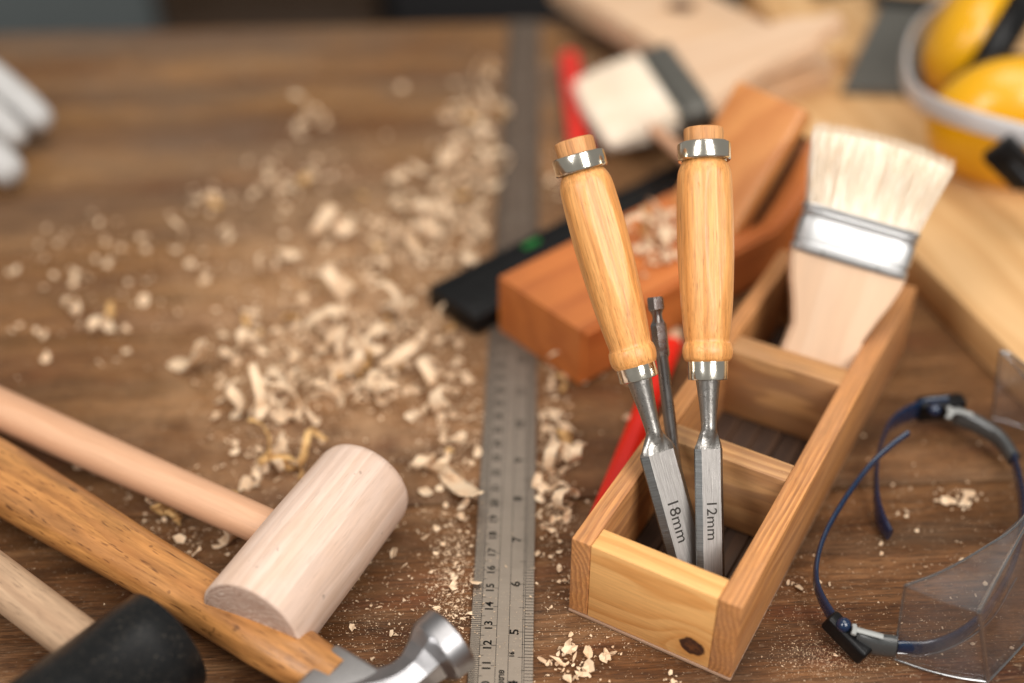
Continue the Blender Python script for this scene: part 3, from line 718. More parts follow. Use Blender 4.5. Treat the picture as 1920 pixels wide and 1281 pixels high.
# second brush lying on its side at the back, handle on the boards
zb = 3.0
c1 = at(1290, 148, zb + .9); bdir = (at(1245, 168, zb) - at(1160, 200, 1.9)).normalized()
wdir = (at(1240, 88, zb) - at(1330, 212, zb)); wd = wdir.length / 2
xax = -(wdir.normalized()); yax = -(at(1400, 95, zb + 1.6) - at(1180, 195, zb - .8)); yax = (yax - xax * yax.dot(xax)).normalized(); zax = xax.cross(yax)
if zax.z < 0: xax = -xax; zax = -zax
paint_brush('wide cream bristled paint brush lying on the boards at the back, beyond the plane', c1, (xax, yax, zax), wd * .93, 2.0, 5.2, 10.5, 1.02, 1.6, mats=('brush_handle', 'dull', 'bristle'), neck=4.2, wn=2.3)

# ------------------------------------------------------------------ hand plane
PA = R(41.0); PO = Vector((3.45, 47.15, .13))
pl = thing('hand_plane', 'red-brown wooden hand plane lying behind the chisels with shavings on its top', 'hand plane', PO, rz=PA)
PW, PH = 6.5, 3.35
prof = [(0, 0), (19.3, 0), (19.6, 2.6), (19.2, 5.6), (18.5, 6.5), (17.4, 6.2), (16.4, 5.0), (15.4, 4.0), (14.2, PH), (0, PH)]
XZ = Matrix(((1, 0, 0, 0), (0, 0, -1, PW), (0, 1, 0, 0), (0, 0, 0, 1)))
extrude('body', prof, 0, PW, M['plane'], pl, .22, 3, XZ)
# wedge block leaning back out of the throat, iron behind it
sl = math.atan2(5.4, 4.4)
Mw = Matrix.Translation((12.5, .85, PH - .7)) @ Matrix.Rotation(-sl, 4, 'Y')
bm = bmesh.new(); add_box(bm, (0, 0, 0), (7.7, 4.7, 1.2), .30, 4, mat=None); bm.transform(Mw); finish(bm, 'wedge', M['wedge'], pl)
bm = bmesh.new(); add_box(bm, (0, .10, -.80), (6.6, 4.8, -.03), .06, 2); bm.transform(Mw); finish(bm, 'iron', M['black'], pl)

# ------------------------------------------------------------------ spirit level
e0 = at(815, 527, 1.25); e1 = at(892, 597, 1.25); LA = R(42.5)
lv = thing('spirit_level', 'black spirit level with a green vial lying behind the hand plane', 'spirit level', (e1.x, e1.y, .13), rz=LA)
box('body', (0, 0, 0), (30, 3.85, 1.12), M['black'], lv, .08)
box('edge_rail', (.3, .12, 1.12), (29.7, .42, 1.2), M['black'], lv, .03); box('edge_rail', (.3, 3.4, 1.12), (29.7, 3.7, 1.2), M['black'], lv, .03)
lathe_o = lathe('vial', [(0, .15), (.06, .24), (1.1, .26), (1.16, .15)], M['vial'], lv, 20); lathe_o.rotation_euler = (0, R(90), 0); _q = Matrix.Rotation(-LA, 3, 'Z') @ (at(1003, 452, 1.3) - Vector((e1.x, e1.y, 0))); lathe_o.location = (_q.x - .9, _q.y, 1.02)

# ------------------------------------------------------------------ red pencils
def pencil(label, A, B, r, n, mat, squash=1.0, tip=True):
    ax = axes_from(B - A, Vector((0, 0, 1))); t = thing('red_pencil', label, 'pencil', A, ax, group='red pencils'); L = (B - A).length
    bm = bmesh.new(); rg = lambda z, rr: [(rr * math.cos(R(22) + 2 * math.pi * k / n), rr * squash * math.sin(R(22) + 2 * math.pi * k / n), z) for k in range(n)]
    add_loft(bm, [rg(0, r * .9), rg(.05, r), rg(L - 1.5, r)]); finish(bm, 'barrel', mat, t, sharp=25)
    bm = bmesh.new(); add_loft(bm, [rg(L - 1.5, r * .98), rg(L - .3, r * .3)]); finish(bm, 'sharpened_end', M['brush_handle'], t, sharp=25)
    bm = bmesh.new(); add_loft(bm, [rg(L - .3, r * .3), rg(L, r * .05)]); finish(bm, 'lead', M['black'], t, sharp=25)
    return t
pencil('flat red carpenter pencil lying against the left side of the tray', Vector(at(1103, 1035, .5)), at(1273, 612, .55), .56, 8, M['red'], .75)
pencil('thick red pencil lying beside the ruler at the back, pointing away', at(1083, 262, .62) + Vector((.2, -8, 0)), at(1066, 92, .62), .78, 8, M['red'], .8)
A = at(1205, 224, 2.95); B = at(1300, 306, 2.85)
o = thing('wooden_stick', 'short pinkish wooden stick lying across the bristles of the rear paint brush', 'stick', A, axes_from(B - A, Vector((0, 0, 1))))
lathe('shaft', [(0, .25), (.15, .38), (5.5, .42), (5.7, .3)], M['mallet_handle'], o, 16)

# ------------------------------------------------------------------ boards, plate, ear muffs
b0, b1 = at(1735, 572, 0), at(1920, 765, 0)
ba = (b0 - b1).normalized(); bang = math.atan2(ba.y, ba.x)
bd = thing('pine_board', 'large pale pine board lying on the bench under the ear muffs', 'board', (b1.x, b1.y, .02), rz=bang - R(90), group='pine boards')
box('plank', (0, -9, 0), (36, 44.5, 2.05), M['board'], bd, .10, 2)
N_, R_, L_ = at(1378, 168, 4.0), at(1568, 112, 4.0), at(1215, 0, 4.0)
e = (R_ - N_); ang = math.atan2(e.y, e.x)
b2 = thing('pine_board', 'smaller pinkish pine board with a knot, lying on the large board behind the plane', 'board', (N_.x, N_.y, 2.09), rz=ang, group='pine boards')
box('plank', (0, 0, 0), (e.length, 22, 1.9), M['board2'], b2, .12, 2)
q = at(1606, 92, 3.6)
b3 = thing('pine_board', 'short pale offcut lying between the knotty board and the grey scraper', 'board', (q.x, q.y, 2.09), rz=R(7), group='pine boards')
box('plank', (-4.2, 0, 0), (0, 17, 1.5), M['board'], b3, .1, 2)
q = at(1580, 158, 2.9)
pt = thing('steel_plate', 'grey steel scraper plate lying on the large pine board behind the brush', 'scraper', (q.x, q.y, 2.10), rz=R(-14))
extrude('blade', [(0, 0), (4.9, .8), (7.4, 16), (2.4, 16)], .0, .5, M['dull'], pt, .08, 2); box('back_strip', (1.6, 15.0, .52), (8.0, 16.6, .9), M['black'], pt, .08)

ZM = 5.4
C1 = at(1906, 225, ZM); mdir = (C1 - at(1850, 100, ZM)); mdir.z = 0; mdir.normalize(); C2 = C1 - mdir * 4.0 + Vector((-2.6, 0, .9))
em = thing('ear_muffs', 'yellow and black ear muffs lying on the large pine board', 'ear muffs', (C1.x, C1.y, 2.1))
def cup(C, d, r, depth):
    ax = axes_from(d, Vector((0, 0, 1))); m = Matrix(ax).transposed().to_4x4(); m.translation = C - Vector((C1.x, C1.y, 2.1))
    pr_ = [(0, r * .97), (.3, r)] + [(.3 + (depth - .3) * math.sin(a), r * math.cos(a) ** .75) for a in [R(x) for x in (15, 30, 45, 58, 70, 80, 87)]]
    o = lathe('cup', pr_, M['yellow'], em, 64, sharp=60); o.data.transform(Matrix.Diagonal((1.15, .92, 1, 1))); o.location = m.translation; o.rotation_euler = m.to_euler()
    r = r * .90; pr2 = [(0, r * .5), (0, r * .8), (-.15, r * .93), (-.6, r * .98), (-1.6, r * .93), (-2.0, r * .8), (-2.0, r * .5)]
    o = lathe('cushion', pr2, M['black'], em, 48, sharp=60); o.data.transform(Matrix.Diagonal((1.15, .92, 1, 1))); o.location = m.translation; o.rotation_euler = m.to_euler()
cup(C1, mdir, 4.5, 3.4); C2 = at(1840, 70, 6.2); cup(C2, Vector((-.80, .42, .30)).normalized(), 4.5, 3.2)
off = -Vector((C1.x, C1.y, 2.1))
band = [ray(1990, 275, 66), ray(1920, 254, 66.5), ray(1820, 226, 68), ray(1745, 197, 71), ray(1703, 160, 75), ray(1699, 100, 79), ray(1722, 52, 82), ray(1770, 10, 84), ray(1850, -40, 85)]
sweep('headband', [p + off for p in band], .16, .62, M['whitestrap'], em, n=14)
q = ray(1893, 300, 66.5)
bm = bmesh.new(); add_box(bm, (-1.1, -.5, -.9), (1.6, .5, .9), .15, 2); bm.transform(Matrix.Translation(q + off) @ Matrix.Rotation(R(-20), 4, 'Z') @ Matrix.Rotation(R(38), 4, 'Y')); finish(bm, 'clip', M['black'], em)
sweep('clip_arm', [p + off for p in (ray(1893, 305, 66.5), ray(1930, 345, 66.5), ray(1990, 370, 66.5))], .5, .5, M['black'], em)

# ------------------------------------------------------------------ safety glasses
gl = thing('safety_glasses', 'clear wraparound safety glasses with blue temple arms open on the bench', 'safety glasses', (15.5, 35.5, 0))
go = -Vector((15.5, 35.5, 0))
def gsweep(nm, L, w, h, mat, **kw): return sweep(nm, [p + go for p in L], w, h, mat, gl, **kw)
# near temple arm: hinge at the front, rises to a thin tip
gsweep('temple_arm', [at(1590, 1190, 1.0), at(1556, 1150, 1.1), at(1530, 1090, 1.2), at(1540, 1020, 1.5), at(1575, 950, 1.9), at(1625, 880, 2.3), at(1668, 838, 2.7), at(1703, 812, 3.0)], .11, lambda t: .42 - .26 * min(1, t * 1.6), M['blue'], n=12)
# far temple arm: runs left from the rear hinge then hooks down
gsweep('temple_arm', [at(1775, 762, 1.4), at(1722, 768, 1.3), at(1672, 795, 1.2), at(1650, 840, 1.1), at(1642, 890, 1.0), at(1643, 935, .85)], .10, lambda t: .62 - .25 * t, M['blue'], n=12)
gsweep('temple_tip', [at(1643, 930, .85), at(1646, 955, .72), at(1654, 980, .6), at(1668, 1003, .5)], .13, lambda t: .36 + .16 * math.sin(t * 3), M['navy'], n=12)
# hinges
def gbox(nm, c, size, rz, ry, mat, rx=0):
    bm = bmesh.new(); sx, sy, sz = size; add_box(bm, (-sx, -sy, -sz), (sx, sy, sz), min(size) * .45, 3)
    bm.transform(Matrix.Translation(c + go) @ Matrix.Rotation(rz, 4, 'Z') @ Matrix.Rotation(ry, 4, 'Y') @ Matrix.Rotation(rx, 4, 'X')); return finish(bm, nm, mat, gl)
gbox('hinge', at(1588, 1195, .85), (1.0, .32, .42), R(-48), R(18), M['black'])
gbox('hinge', at(1762, 764, 1.2), (1.15, .4, .55), R(8), 0, M['black'])
bm = bmesh.new(); bmesh.ops.create_uvsphere(bm, u_segments=20, v_segments=12, radius=.30); bm.transform(Matrix.Translation(at(1582, 1172, 1.45) + go)); finish(bm, 'pivot_knob', M['blue'], gl)
bm = bmesh.new(); bmesh.ops.create_uvsphere(bm, u_segments=20, v_segments=12, radius=.30); bm.transform(Matrix.Translation(at(1752, 768, 1.8) + go)); finish(bm, 'pivot_knob', M['blue'], gl)
gsweep('side_arm', [at(1608, 1197, .9), at(1640, 1207, .95), at(1680, 1212, 1.0)], .30, lambda t: .50, M['smoke'], n=14)
gsweep('side_arm', [at(1790, 778, 1.2), at(1830, 795, 1.2), at(1872, 822, 1.1), at(1902, 862, 1.0)], .28, lambda t: .50 - .12 * t, M['smoke'], n=14)
gsweep('clip_bar', [at(1603, 1180, 1.62), at(1630, 1187, 1.62), at(1656, 1194, 1.6)], .13, .06, M['greyplastic'], n=8)
gsweep('clip_bar', [at(1602, 1172, 1.62), at(1603, 1180, 1.64), at(1600, 1190, 1.62)], .10, .06, M['greyplastic'], n=8)
gsweep('clip_bar', [at(1776, 770, 1.75), at(1800, 772, 1.75), at(1824, 778, 1.7)], .13, .07, M['greyplastic'], n=8)
gsweep('clip_bar', [at(1778, 764, 1.78), at(1786, 772, 1.78), at(1776, 784, 1.7)], .12, .07, M['greyplastic'], n=8)
# blue nose and brow frame running round the inside of the lens
gsweep('frame', [at(1682, 1213, .95), at(1742, 1213, 1.0), at(1800, 1190, 1.05), at(1850, 1145, 1.1), at(1890, 1080, 1.15), at(1913, 1010, 1.2), at(1917, 950, 1.2), at(1910, 900, 1.15), at(1900, 858, 1.1)], .13, lambda t: .32 + .18 * math.sin(t * 3.14), M['blue'], n=12)
gsweep('lens_rail', [at(1682, 1226, .62), at(1750, 1226, .6), at(1812, 1200, .6), at(1862, 1158, .65), at(1905, 1085, .7)], .05, .08, M['clear_edge'], n=8)
# clear shield: side, front and brow panels with real thickness and brighter rims
def panel(nm, rows, th=.12):
    bm = bmesh.new(); g = [[bm.verts.new(Vector(p) + go) for p in row] for row in rows]
    for a_, b_ in zip(g, g[1:]):
        for i in range(len(a_) - 1): bm.faces.new((a_[i], a_[i + 1], b_[i + 1], b_[i]))
    bmesh.ops.recalc_face_normals(bm, faces=bm.faces); bm.normal_update()
    geo = bmesh.ops.solidify(bm, geom=bm.faces[:], thickness=th)
    return finish(bm, nm, M['clear'], gl, sharp=60)
def rim(L, r=.055): return sweep('rim', [Vector(p) + go for p in L], r, r, M['clear_edge'], gl, n=8, flat=2, sub=5)
P1b, P2b = at(1676, 1236, .15), at(1853, 1279, .02); P1t, P2t = at(1697, 1098, 4.0), at(1836, 1147, 4.0)
fb = [P2b, at(1930, 1196, .05), at(2020, 1085, .1), at(2075, 960, .1), at(2070, 850, .1), at(1995, 785, .1)]
ft = [P2t, at(1876, 1072, 4.0), at(1925, 985, 4.0), at(1995, 870, 4.0), at(2010, 770, 4.0), at(1960, 700, 4.0)]
bt = [P1t, at(1765, 1072, 4.0), at(1840, 1030, 3.95), at(1918, 972, 3.95), at(1945, 880, 3.95), at(1935, 770, 3.95)]
fbc, ftc, btc = catmull(fb, 4), catmull(ft, 4), catmull(bt, 4)
lerp = lambda a, b, n: [a.lerp(b, k / n) for k in range(n + 1)]
sb_, st_ = lerp(P1b, P2b, 6), lerp(P1t, P2t, 6)
for k in range(7):
    bow = math.sin(k / 6 * math.pi) * .18; sb_[k] = sb_[k] + Vector((-.1, -1, 0)) * bow; st_[k] = st_[k] + Vector((-.1, -1, 0)) * bow
panel('side_shield', [sb_, lerp_row := [a.lerp(b, .5) for a, b in zip(sb_, st_)], st_])
panel('lens', [fbc, [a.lerp(b, .5) for a, b in zip(fbc, ftc)], ftc])
panel('brow_shield', [ftc, btc], .10)
rim([P1b, P1b.lerp(P1t, .5), P1t]); rim([P2b, P2b.lerp(P2t, .5), P2t], .085); rim(sb_[::2]); rim(ft, .075); rim(bt, .05); rim(fb, .05)
P3t, P3b = at(1876, 658, 4.0), at(1860, 785, .6)
fa = [P3t, at(1895, 664, 4.0), at(1930, 690, 4.0), at(1960, 700, 4.0)]; fbm = [P3b, at(1885, 790, .5), at(1930, 802, .3), at(1995, 785, .1)]
panel('side_shield', [fbm, [a.lerp(b, .5) for a, b in zip(fbm, fa)], fa]); rim([P3b, P3b.lerp(P3t, .5), P3t], .05); rim(fa, .06); rim(fbm, .05)
rim([P3t, at(1898, 680, 3.9), at(1925, 712, 3.8)], .05)

# ------------------------------------------------------------------ gloved hand
def skin(name, chains, radii, mat, label, cat, sub=2):
    me = bpy.data.meshes.new(name); vs, es, rs = [], [], []
    for ch, rr in zip(chains, radii):
        prev = ch[0] if isinstance(ch[0], int) else None
        for p, r in zip(ch, rr):
            if isinstance(p, int): continue
            vs.append(tuple(v * .01 for v in p)); rs.append(r * .01); i = len(vs) - 1
            if prev is not None: es.append((prev, i))
            prev = i
    me.from_pydata(vs, es, []); o = bpy.data.objects.new(name, me); COL.objects.link(o)
    m = o.modifiers.new('s', 'SKIN'); m.use_smooth_shade = True; m.branch_smoothing = .6
    for i, sv in enumerate(me.skin_vertices[0].data): sv.radius = (rs[i], rs[i]); sv.use_root = (i == 0)
    s2 = o.modifiers.new('ss', 'SUBSURF'); s2.levels = s2.render_levels = sub
    dg = bpy.context.evaluated_depsgraph_get(); m2 = bpy.data.meshes.new_from_object(o.evaluated_get(dg)); m2.name = name
    bpy.data.objects.remove(o); m2.transform(Matrix.Scale(100, 4))
    for p in m2.polygons: p.use_smooth = True
    m2.materials.clear(); m2.materials.append(mat); o = bpy.data.objects.new(name, m2); COL.objects.link(o); tag(o, label, cat); return o
wr = Vector((-46.0, 81.2, 6.5)); k1 = Vector((-38.6, 77.4, 4.4)); k2 = Vector((-39.2, 75.2, 4.1)); k3 = Vector((-39.6, 72.2, 3.8)); k0 = Vector((-39.0, 79.4, 3.8))
tips = {1: at(92, 240, 1.5), 2: at(44, 272, 1.4), 3: at(36, 338, 1.3)}
def fing(k, tip, bend=1.0):
    a_ = k.lerp(tip, .38) + Vector((0, 0, bend)); b_ = k.lerp(tip, .72) + Vector((0, 0, bend * .75)); return [a_, b_, tip]
pal = [wr + (wr - k2).normalized() * 8, wr, wr.lerp(k2, .5), k2]
chains = [pal, [1] + [wr.lerp(k1, .6), k1] + fing(k1, tips[1]), [3] + fing(k2, tips[2]), [1] + [wr.lerp(k3, .6), k3] + fing(k3, tips[3]), [1] + [wr.lerp(k0, .55), k0] + fing(k0, k0 + Vector((4.5, -3.2, -3.2))), ]
radii = [[3.0, 2.7, 2.4, 1.5], [0, 1.9, 1.4, 1.2, 1.12, 1.0], [0, 1.15, 1.08, 1.0], [0, 1.9, 1.4, 1.25, 1.2, 1.15], [0, 1.7, 1.2, .95, .88, .75]]
chains.append([1, wr + Vector((1.0, -3.2, -1.0)), wr + Vector((3.6, -5.2, -2.6)), wr + Vector((5.6, -6.6, -4.4))]); radii.append([0, 1.6, 1.15, .9])
skin('gloved_hand', chains, radii, M['glove'], 'hand in a white knitted glove resting on the far left of the bench, fingertips down', 'gloved hand')

# ------------------------------------------------------------------ shavings, chips and dust
rnd = random.Random(11)
def ribbon_mesh(name, length, width, turns, pitch, ruffle, mat, seed, n=26, twist=0.0):
    """a curled plane shaving: a thin strip wound round a cylinder, both faces and edges real"""
    r_ = random.Random(seed); bm = bmesh.new(); pts = []; p = Vector((0, 0, 0)); ang = 0; th = r_.uniform(0, 6)
    cur = turns * 2 * math.pi / n
    for i in range(n + 1):
        pts.append((Vector(p), ang)); ang += cur * (1 + .6 * math.sin(i * .5 + th)); p = p + Vector((math.cos(ang), pitch, math.sin(ang))) * (length / n)
    m = 4; top, bot = [], []
    for i, (c, a_) in enumerate(pts):
        f = i / n; wv = width * (.35 + .65 * math.sin(math.pi * min(1, max(0, f * .94 + .03))) ** .5) * (1 + .22 * mnoise.noise(Vector((i * .6, seed, 0))))
        tw = twist * f; side = Vector((math.sin(tw) * math.cos(a_), math.cos(tw), math.sin(tw) * math.sin(a_))); nrm = Vector((-math.sin(a_), 0, math.cos(a_)))
        rt, rb = [], []
        for j in range(m + 1):
            g = j / m - .5; wob = ruffle * mnoise.noise(Vector((i * .7 + seed, g * 4, seed * 3))); q = c + side * (wv * g) + nrm * wob
            rt.append(bm.verts.new(q + nrm * .009)); rb.append(bm.verts.new(q - nrm * .009))
        top.append(rt); bot.append(rb)
    for i in range(n):
        for j in range(m):
            bm.faces.new((top[i][j], top[i][j + 1], top[i + 1][j + 1], top[i + 1][j])); bm.faces.new((bot[i][j], bot[i + 1][j], bot[i + 1][j + 1], bot[i][j + 1]))
        bm.faces.new((top[i][0], top[i + 1][0], bot[i + 1][0], bot[i][0])); bm.faces.new((top[i][m], bot[i][m], bot[i + 1][m], top[i + 1][m]))
    for k in (0, n):
        for j in range(m): bm.faces.new((top[k][j], bot[k][j], bot[k][j + 1], top[k][j + 1]))
    cx = sum((v.co for v in bm.verts), Vector()) / len(bm.verts); zmin = min(v.co.z for v in bm.verts)
    for v in bm.verts: v.co -= Vector((cx.x, cx.y, zmin))
    bmesh.ops.recalc_face_normals(bm, faces=bm.faces)
    me = bpy.data.meshes.new(name)
    for f in bm.faces: f.smooth = True
    bm.to_mesh(me); bm.free(); me.materials.append(mat); return me
pool = []
for k in range(26):
    big = k % 3
    pool.append(ribbon_mesh('wood_shaving', [1.3, 2.4, 4.4][big] * rnd.uniform(.7, 1.3), rnd.uniform(.30, .85), (rnd.uniform(.35, 1.1), rnd.uniform(.3, .9), rnd.uniform(.6, 1.7))[big], rnd.uniform(.15, .8), rnd.uniform(.08, .28), M['shave'] if k % 6 else M['shave2'], 20 + k, twist=rnd.uniform(-1, 1)))
used = {}
SH_LABEL = 'pale curled wood shaving among the loose shavings on the bench'
def place_mesh(me, P, rz, tilt=0.0, roll=0.0, sc_=1.0, label=SH_LABEL, group='loose wood shavings on the bench', name='wood_shaving', cat='wood shaving', sink=.0):
    o = bpy.data.objects.new(name, me); COL.objects.link(o); o.rotation_euler = (tilt, roll, rz); o.scale = (sc_,) * 3
    Mx = o.rotation_euler.to_matrix(); zmin = min((Mx @ (v.co * sc_)).z for v in me.vertices)
    o.location = (P.x, P.y, P.z - zmin + .02 - sink); tag(o, label, cat, group); return o
# (px, py, spread x, spread y, ribbons, flakes, crumbs)
clusters = [(600, 600, 90, 60, 16, 90, 500), (700, 690, 70, 45, 22, 90, 500), (500, 740, 50, 40, 14, 60, 350), (560, 690, 60, 40, 12, 50, 350), (780, 620, 50, 50, 9, 50, 300), (850, 800, 35, 50, 9, 50, 350), (520, 860, 40, 30, 5, 16, 120),
            (830, 430, 60, 50, 14, 90, 260), (885, 350, 34, 55, 20, 90, 220), (895, 210, 28, 35, 12, 40, 90), (650, 460, 70, 30, 8, 40, 180), (560, 350, 60, 28, 8, 30, 80), (740, 470, 60, 30, 6, 40, 160), (570, 245, 22, 12, 3, 8, 20),
            (400, 385, 30, 14, 3, 8, 25), (1035, 780, 14, 80, 5, 50, 260), (1040, 930, 22, 60, 3, 36, 220), (250, 500, 120, 60, 4, 40, 90), (130, 560, 90, 60, 3, 34, 70), (300, 200, 220, 60, 0, 9, 20),
            (1040, 330, 25, 90, 3, 26, 70), (640, 920, 130, 60, 0, 10, 150), (860, 1060, 25, 60, 0, 14, 420), (270, 940, 60, 40, 5, 16, 120), (380, 980, 50, 40, 2, 14, 120), (1170, 680, 60, 60, 0, 8, 80), (760, 1120, 90, 70, 0, 4, 260), (740, 300, 90, 60, 0, 12, 60), (450, 430, 130, 60, 0, 14, 60)]
blocked = [(948, 1035)]
def on_tool(px, py):
    if 370 < px < 770 and 790 < py < 1210 and (py - 1075) > -1.05 * (px - 400) - 20 and (py - 823) < 1.15 * (px - 620) + 420: return True
    return False
def jit_pt(c, sx, sy):
    px = rnd.gauss(c[0], sx); py = rnd.gauss(c[1], sy); return px, py
rib_n = 0
fl_bm = bmesh.new(); cr_bm = bmesh.new()
def ruler_x(P): 
    xc = -.68 + .0231 * (P.y - 19.58); return abs(P.x - xc) < 1.38
LVo = Vector((e1.x, e1.y)); LVd = Vector((math.cos(LA), math.sin(LA)))
def on_level(P):
    d = Vector((P.x, P.y)) - LVo; u = d.dot(LVd); v = d.x * -LVd.y + d.y * LVd.x; return -.3 < u < 30 and -.4 < v < 4.3
def add_flake(bm, P, s, z0):
    k = rnd.randint(5, 7); a0 = rnd.uniform(0, 6); nrm = Vector((rnd.gauss(0, .5), rnd.gauss(0, .5), 1)).normalized(); el = rnd.uniform(.35, 1)
    t1 = nrm.orthogonal().normalized(); t1.rotate(Matrix.Rotation(rnd.uniform(0, 6.28), 3, nrm)); t2 = nrm.cross(t1); ring = []
    for i in range(k):
        a_ = a0 + 2 * math.pi * i / k; rr = s * rnd.uniform(.6, 1.15); ring.append(t1 * (rr * math.cos(a_)) + t2 * (rr * el * math.sin(a_)) + nrm * (rnd.uniform(-.25, .45) * s))
    zmin = min(v.z for v in ring); base = P + Vector((0, 0, z0 - zmin + .01))
    c = base + nrm * (.15 * s); T = [bm.verts.new(base + v) for v in ring]; B_ = [bm.verts.new(base + v - nrm * .018) for v in ring]; ct = bm.verts.new(c); cb = bm.verts.new(c - nrm * .018)
    for i in range(k):
        j = (i + 1) % k; bm.faces.new((ct, T[i], T[j])); bm.faces.new((cb, B_[j], B_[i])); bm.faces.new((T[i], B_[i], B_[j], T[j]))
def add_crumb(bm, P, s, z0):
    v = [P + Vector((rnd.gauss(0, s), rnd.gauss(0, s * .8), z0 + abs(rnd.gauss(0, s * .6)))) for _ in range(4)]
    v = [bm.verts.new(q) for q in v]; 
    for f in ((0, 1, 2), (0, 2, 3), (0, 3, 1), (1, 3, 2)): bm.faces.new([v[i] for i in f])
for (cx, cy, sx, sy, nr, nf, nc) in clusters:
    where = ('beside the right edge of the ruler' if 1000 < cx < 1100 else 'between the two mallet handles' if cy > 900 else 'just left of the ruler, level with the mallet head' if cx == 850 else
             'at the back of the bench near the ruler' if cy < 300 and cx > 700 else 'in the strip left of the ruler, behind the black level' if cx > 800 else 'next to the wooden mallet head' if cy > 840 else 'scattered behind the main heap' if cy < 480 else 'in the main heap left of the ruler')
    for _ in range(nr):
        px, py = jit_pt((cx, cy), sx, sy); 
        if on_tool(px, py) : continue
        P = at(px, py, 0)
        if ruler_x(P) or on_level(P): continue
        me = pool[rnd.randrange(len(pool))]
        place_mesh(me, P + Vector((0, 0, rnd.uniform(0, .25) if sx > 45 else 0)), rnd.uniform(0, 6.28), rnd.gauss(0, .6), rnd.gauss(0, .5), rnd.uniform(.45, 1.05), label='pale curled shaving ' + where, group='loose shavings ' + where); rib_n += 1
    for _ in range(int(nf * 1.15)):
        px, py = jit_pt((cx, cy), sx * 1.15, sy * 1.15); P = at(px, py, 0)
        if on_level(P) or (ruler_x(P) and rnd.random() < .93): continue
        add_flake(fl_bm, P, (rnd.choice((.12, .18, .24, .32)) if (nr < 5 or cy < 460) else rnd.choice((.07, .10, .13, .18, .30))) * rnd.uniform(.8, 1.3), rnd.choice((0, 0, .1)) + (.13 if ruler_x(P) else 0))
    for _ in range(int(nc * 2.2)):
        px, py = jit_pt((cx, cy), sx * 1.2, sy * 1.2); P = at(px, py, 0)
        if on_level(P) or (ruler_x(P) and rnd.random() < .8): continue
        add_crumb(cr_bm, P, rnd.choice((.012, .02, .03, .06)) * rnd.uniform(.7, 1.3), .13 if ruler_x(P) else 0)
# sparse sprinkle over the bench and thicker dust patches in front
def sprinkle(n, x0, x1, y0, y1, s0, s1):
    for _ in range(n):
        P = Vector((rnd.uniform(x0, x1), rnd.uniform(y0, y1), 0)); add_crumb(cr_bm, P, rnd.uniform(s0, s1) ** 1, .135 if ruler_x(P) else .01)
sprinkle(1500, -26, 26, 26, 45, .006, .020); sprinkle(260, -26, 26, 28, 44, .02, .05); sprinkle(500, -35, 26, 42, 80, .02, .06)
for (px, py, sx, sy, n, s0, s1) in [(1560, 1235, 60, 22, 1500, .008, .022), (1180, 1180, 90, 45, 700, .008, .022), (1500, 1140, 60, 50, 500, .008, .024), (1750, 1200, 120, 50, 700, .008, .025), (1700, 1000, 120, 80, 500, .008, .03),
                                    (720, 1200, 90, 50, 900, .008, .03), (850, 1100, 25, 70, 900, .01, .04), (960, 1180, 30, 60, 160, .008, .02), (1120, 1110, 40, 20, 200, .01, .05), (330, 1030, 80, 40, 350, .008, .03), (60, 1010, 60, 50, 160, .01, .03), (1060, 1190, 60, 60, 350, .008, .025)]:
    for _ in range(n):
        P = at(rnd.gauss(px, sx), rnd.gauss(py, sy), 0); add_crumb(cr_bm, P, rnd.uniform(s0, s1), .135 if ruler_x(P) else .01)
for _ in range(60): 
    P = at(rnd.uniform(1480, 1900), rnd.uniform(780, 1250), 0); add_flake(fl_bm, P, rnd.uniform(.05, .13), 0)
for _ in range(46):
    P = at(rnd.uniform(1000, 1180), rnd.uniform(900, 1270), 0); add_flake(fl_bm, P, rnd.uniform(.04, .11), 0)
for _ in range(420):
    k = rnd.random()
    if k < .4: u, v = rnd.uniform(.05, .78), rnd.uniform(0, 20)
    elif k < .8: u, v = rnd.uniform(6.1, 6.9), rnd.uniform(0, 20)
    else: u, v = rnd.uniform(.9, 6.0), rnd.choice((rnd.uniform(.1, 1.0), rnd.uniform(7.2, 8.1)))
    add_crumb(cr_bm, u2w(u, v), rnd.uniform(.005, .016), TH - .01)
def stuff(bm, name, mat, label, cat):
    me = bpy.data.meshes.new(name); bm.to_mesh(me); bm.free(); me.materials.append(mat); o = bpy.data.objects.new(name, me); COL.objects.link(o); tag(o, label, cat, kind='stuff'); return o
stuff(fl_bm, 'wood_flakes', M['shave'], 'small pale wood flakes scattered over the bench', 'wood flakes')
stuff(cr_bm, 'sawdust', M['dust'], 'fine sawdust and crumbs sprinkled over the bench', 'sawdust')

# shavings one can single out
def special(px, py, me_args, rz, label, tilt=0, roll=0, s=1.0, z=0, mat='shave', seed=1):
    me = ribbon_mesh('wood_shaving', *me_args, M[mat], seed); return place_mesh(me, at(px, py, z), rz, tilt, roll, s, label, None)
special(862, 925, (3.4, .75, .12, .02, .10), R(-62), 'long pale shaving lying against the left edge of the ruler', seed=5, s=1.25)
special(362, 700, (2.8, .85, .25, .05, .14), R(-38), 'bright folded shaving alone on the bench, above the mallet handle', seed=9, s=1.35)
special(490, 790, (4.2, .55, .5, .12, .10), R(-60), 'long twisted golden shaving ending beside the mallet head', mat='shave', seed=14)
special(545, 785, (3.6, .35, .55, .1, .08), R(10), 'thin arched shaving just above the mallet head', mat='shave', seed=17)
special(515, 870, (5.4, .45, 1.5, .6, .2), R(30), 'golden curled shaving touching the mallet handle', mat='shave2', seed=21)
special(560, 868, (5.0, .42, 1.4, .6, .2), R(120), 'golden curl tucked behind the mallet head', mat='shave2', seed=22)
special(715, 755, (5.0, .6, 1.6, .12, .1), R(5), 'large bright ring-shaped shaving in the middle of the heap', seed=31, roll=.2)
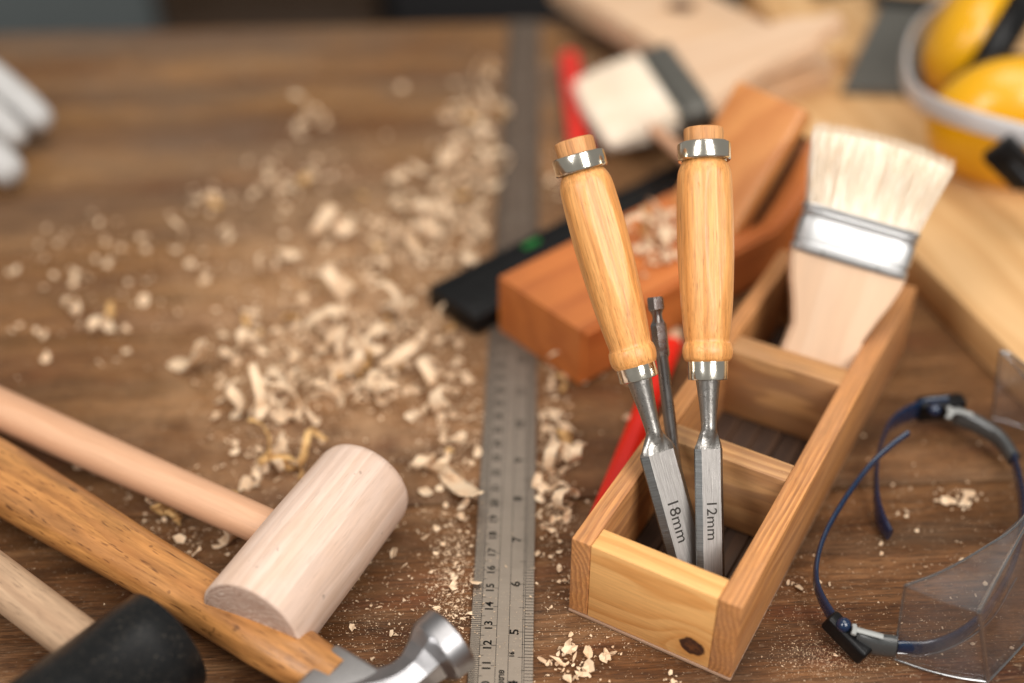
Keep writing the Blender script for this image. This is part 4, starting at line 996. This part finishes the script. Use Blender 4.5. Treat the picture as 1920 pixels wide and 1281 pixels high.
special(740, 610, (4.4, .6, .6, .1, .1), R(-25), 'wide arched shaving at the far side of the heap', seed=33)
special(570, 232, (3.4, 1.1, .5, .1, .15), R(25), 'bright shaving alone at the back of the bench', seed=35)
def ragged(px, py, s, label, seed, z=0, n=7):
    """torn flaky scrap: a few crinkled leaves joined together"""
    global rnd
    keep = rnd; rnd = random.Random(seed); bm = bmesh.new(); c = at(px, py, z)
    for k in range(n): add_flake(bm, c + Vector((rnd.gauss(0, s * .9), rnd.gauss(0, s * .7), rnd.uniform(0, .12))), s * rnd.uniform(.45, .95), .0)
    for k in range(n * 3): add_flake(bm, c + Vector((rnd.gauss(0, s * 1.2), rnd.gauss(0, s * 1.0), rnd.uniform(0, .1))), s * rnd.uniform(.12, .3), .0)
    rnd = keep; bmesh.ops.translate(bm, verts=bm.verts, vec=-c)
    o = finish(bm, 'wood_scrap', M['shave'], smooth=False); o.location = c; tag(o, label, 'wood scrap'); return o
ragged(1066, 1238, .50, 'large torn pale scrap on the bench between the ruler and the tray front', 3)
ragged(1098, 1262, .36, 'torn pale scrap at the front edge of the view, beside the larger one', 4)
ragged(1150, 1228, .26, 'small torn scrap closest to the front panel of the tray', 5, n=5)
ragged(1790, 935, .42, 'pale scrap on the bench inside the loop of the safety glasses', 6)
ragged(1487, 1100, .20, 'small orange-tinted chip beside the right side of the tray', 7, n=3)
ragged(1255, 1277, .2, 'small scrap just in front of the tray front panel', 8, n=3)
ragged(1055, 1093, .17, 'small square chip touching the left front corner of the tray', 9, n=2)
ragged(1040, 1045, .2, 'white chip between the ruler and the tray', 10, n=3)
ragged(1575, 772, .25, 'pale scrap near the back of the far temple arm', 11, n=3)
ragged(1692, 966, .18, 'small scrap behind the navy tip of the glasses', 12, n=3)
# shavings on the plane
PM = Matrix.Rotation(PA, 3, 'Z')
for k in range(34):
    u = rnd.uniform(6.6, 12.2); v = rnd.gauss(2.6, 1.0); v = min(max(v, .9), 5.3)
    P = at(rnd.gauss(1226, 30), rnd.gauss(448, 44), PO.z + PH); lp = PM.transposed() @ (P - PO)
    if not (1 < lp.x < 12.2 and .8 < lp.y < 5.7): continue
    place_mesh(pool[rnd.randrange(len(pool))], P + Vector((0, 0, rnd.uniform(0, .15))), rnd.uniform(0, 6.28), rnd.gauss(0, .4), rnd.gauss(0, .3), rnd.uniform(.5, .85),
        label='pale curled shaving in the small pile on top of the hand plane', group='shavings on the hand plane')

# ------------------------------------------------------------------ centimetres to metres
for me in bpy.data.meshes: me.transform(Matrix.Scale(.01, 4)); me.update()
for o in bpy.data.objects:
    if o.type in ('MESH', 'EMPTY'): o.location = o.location * .01
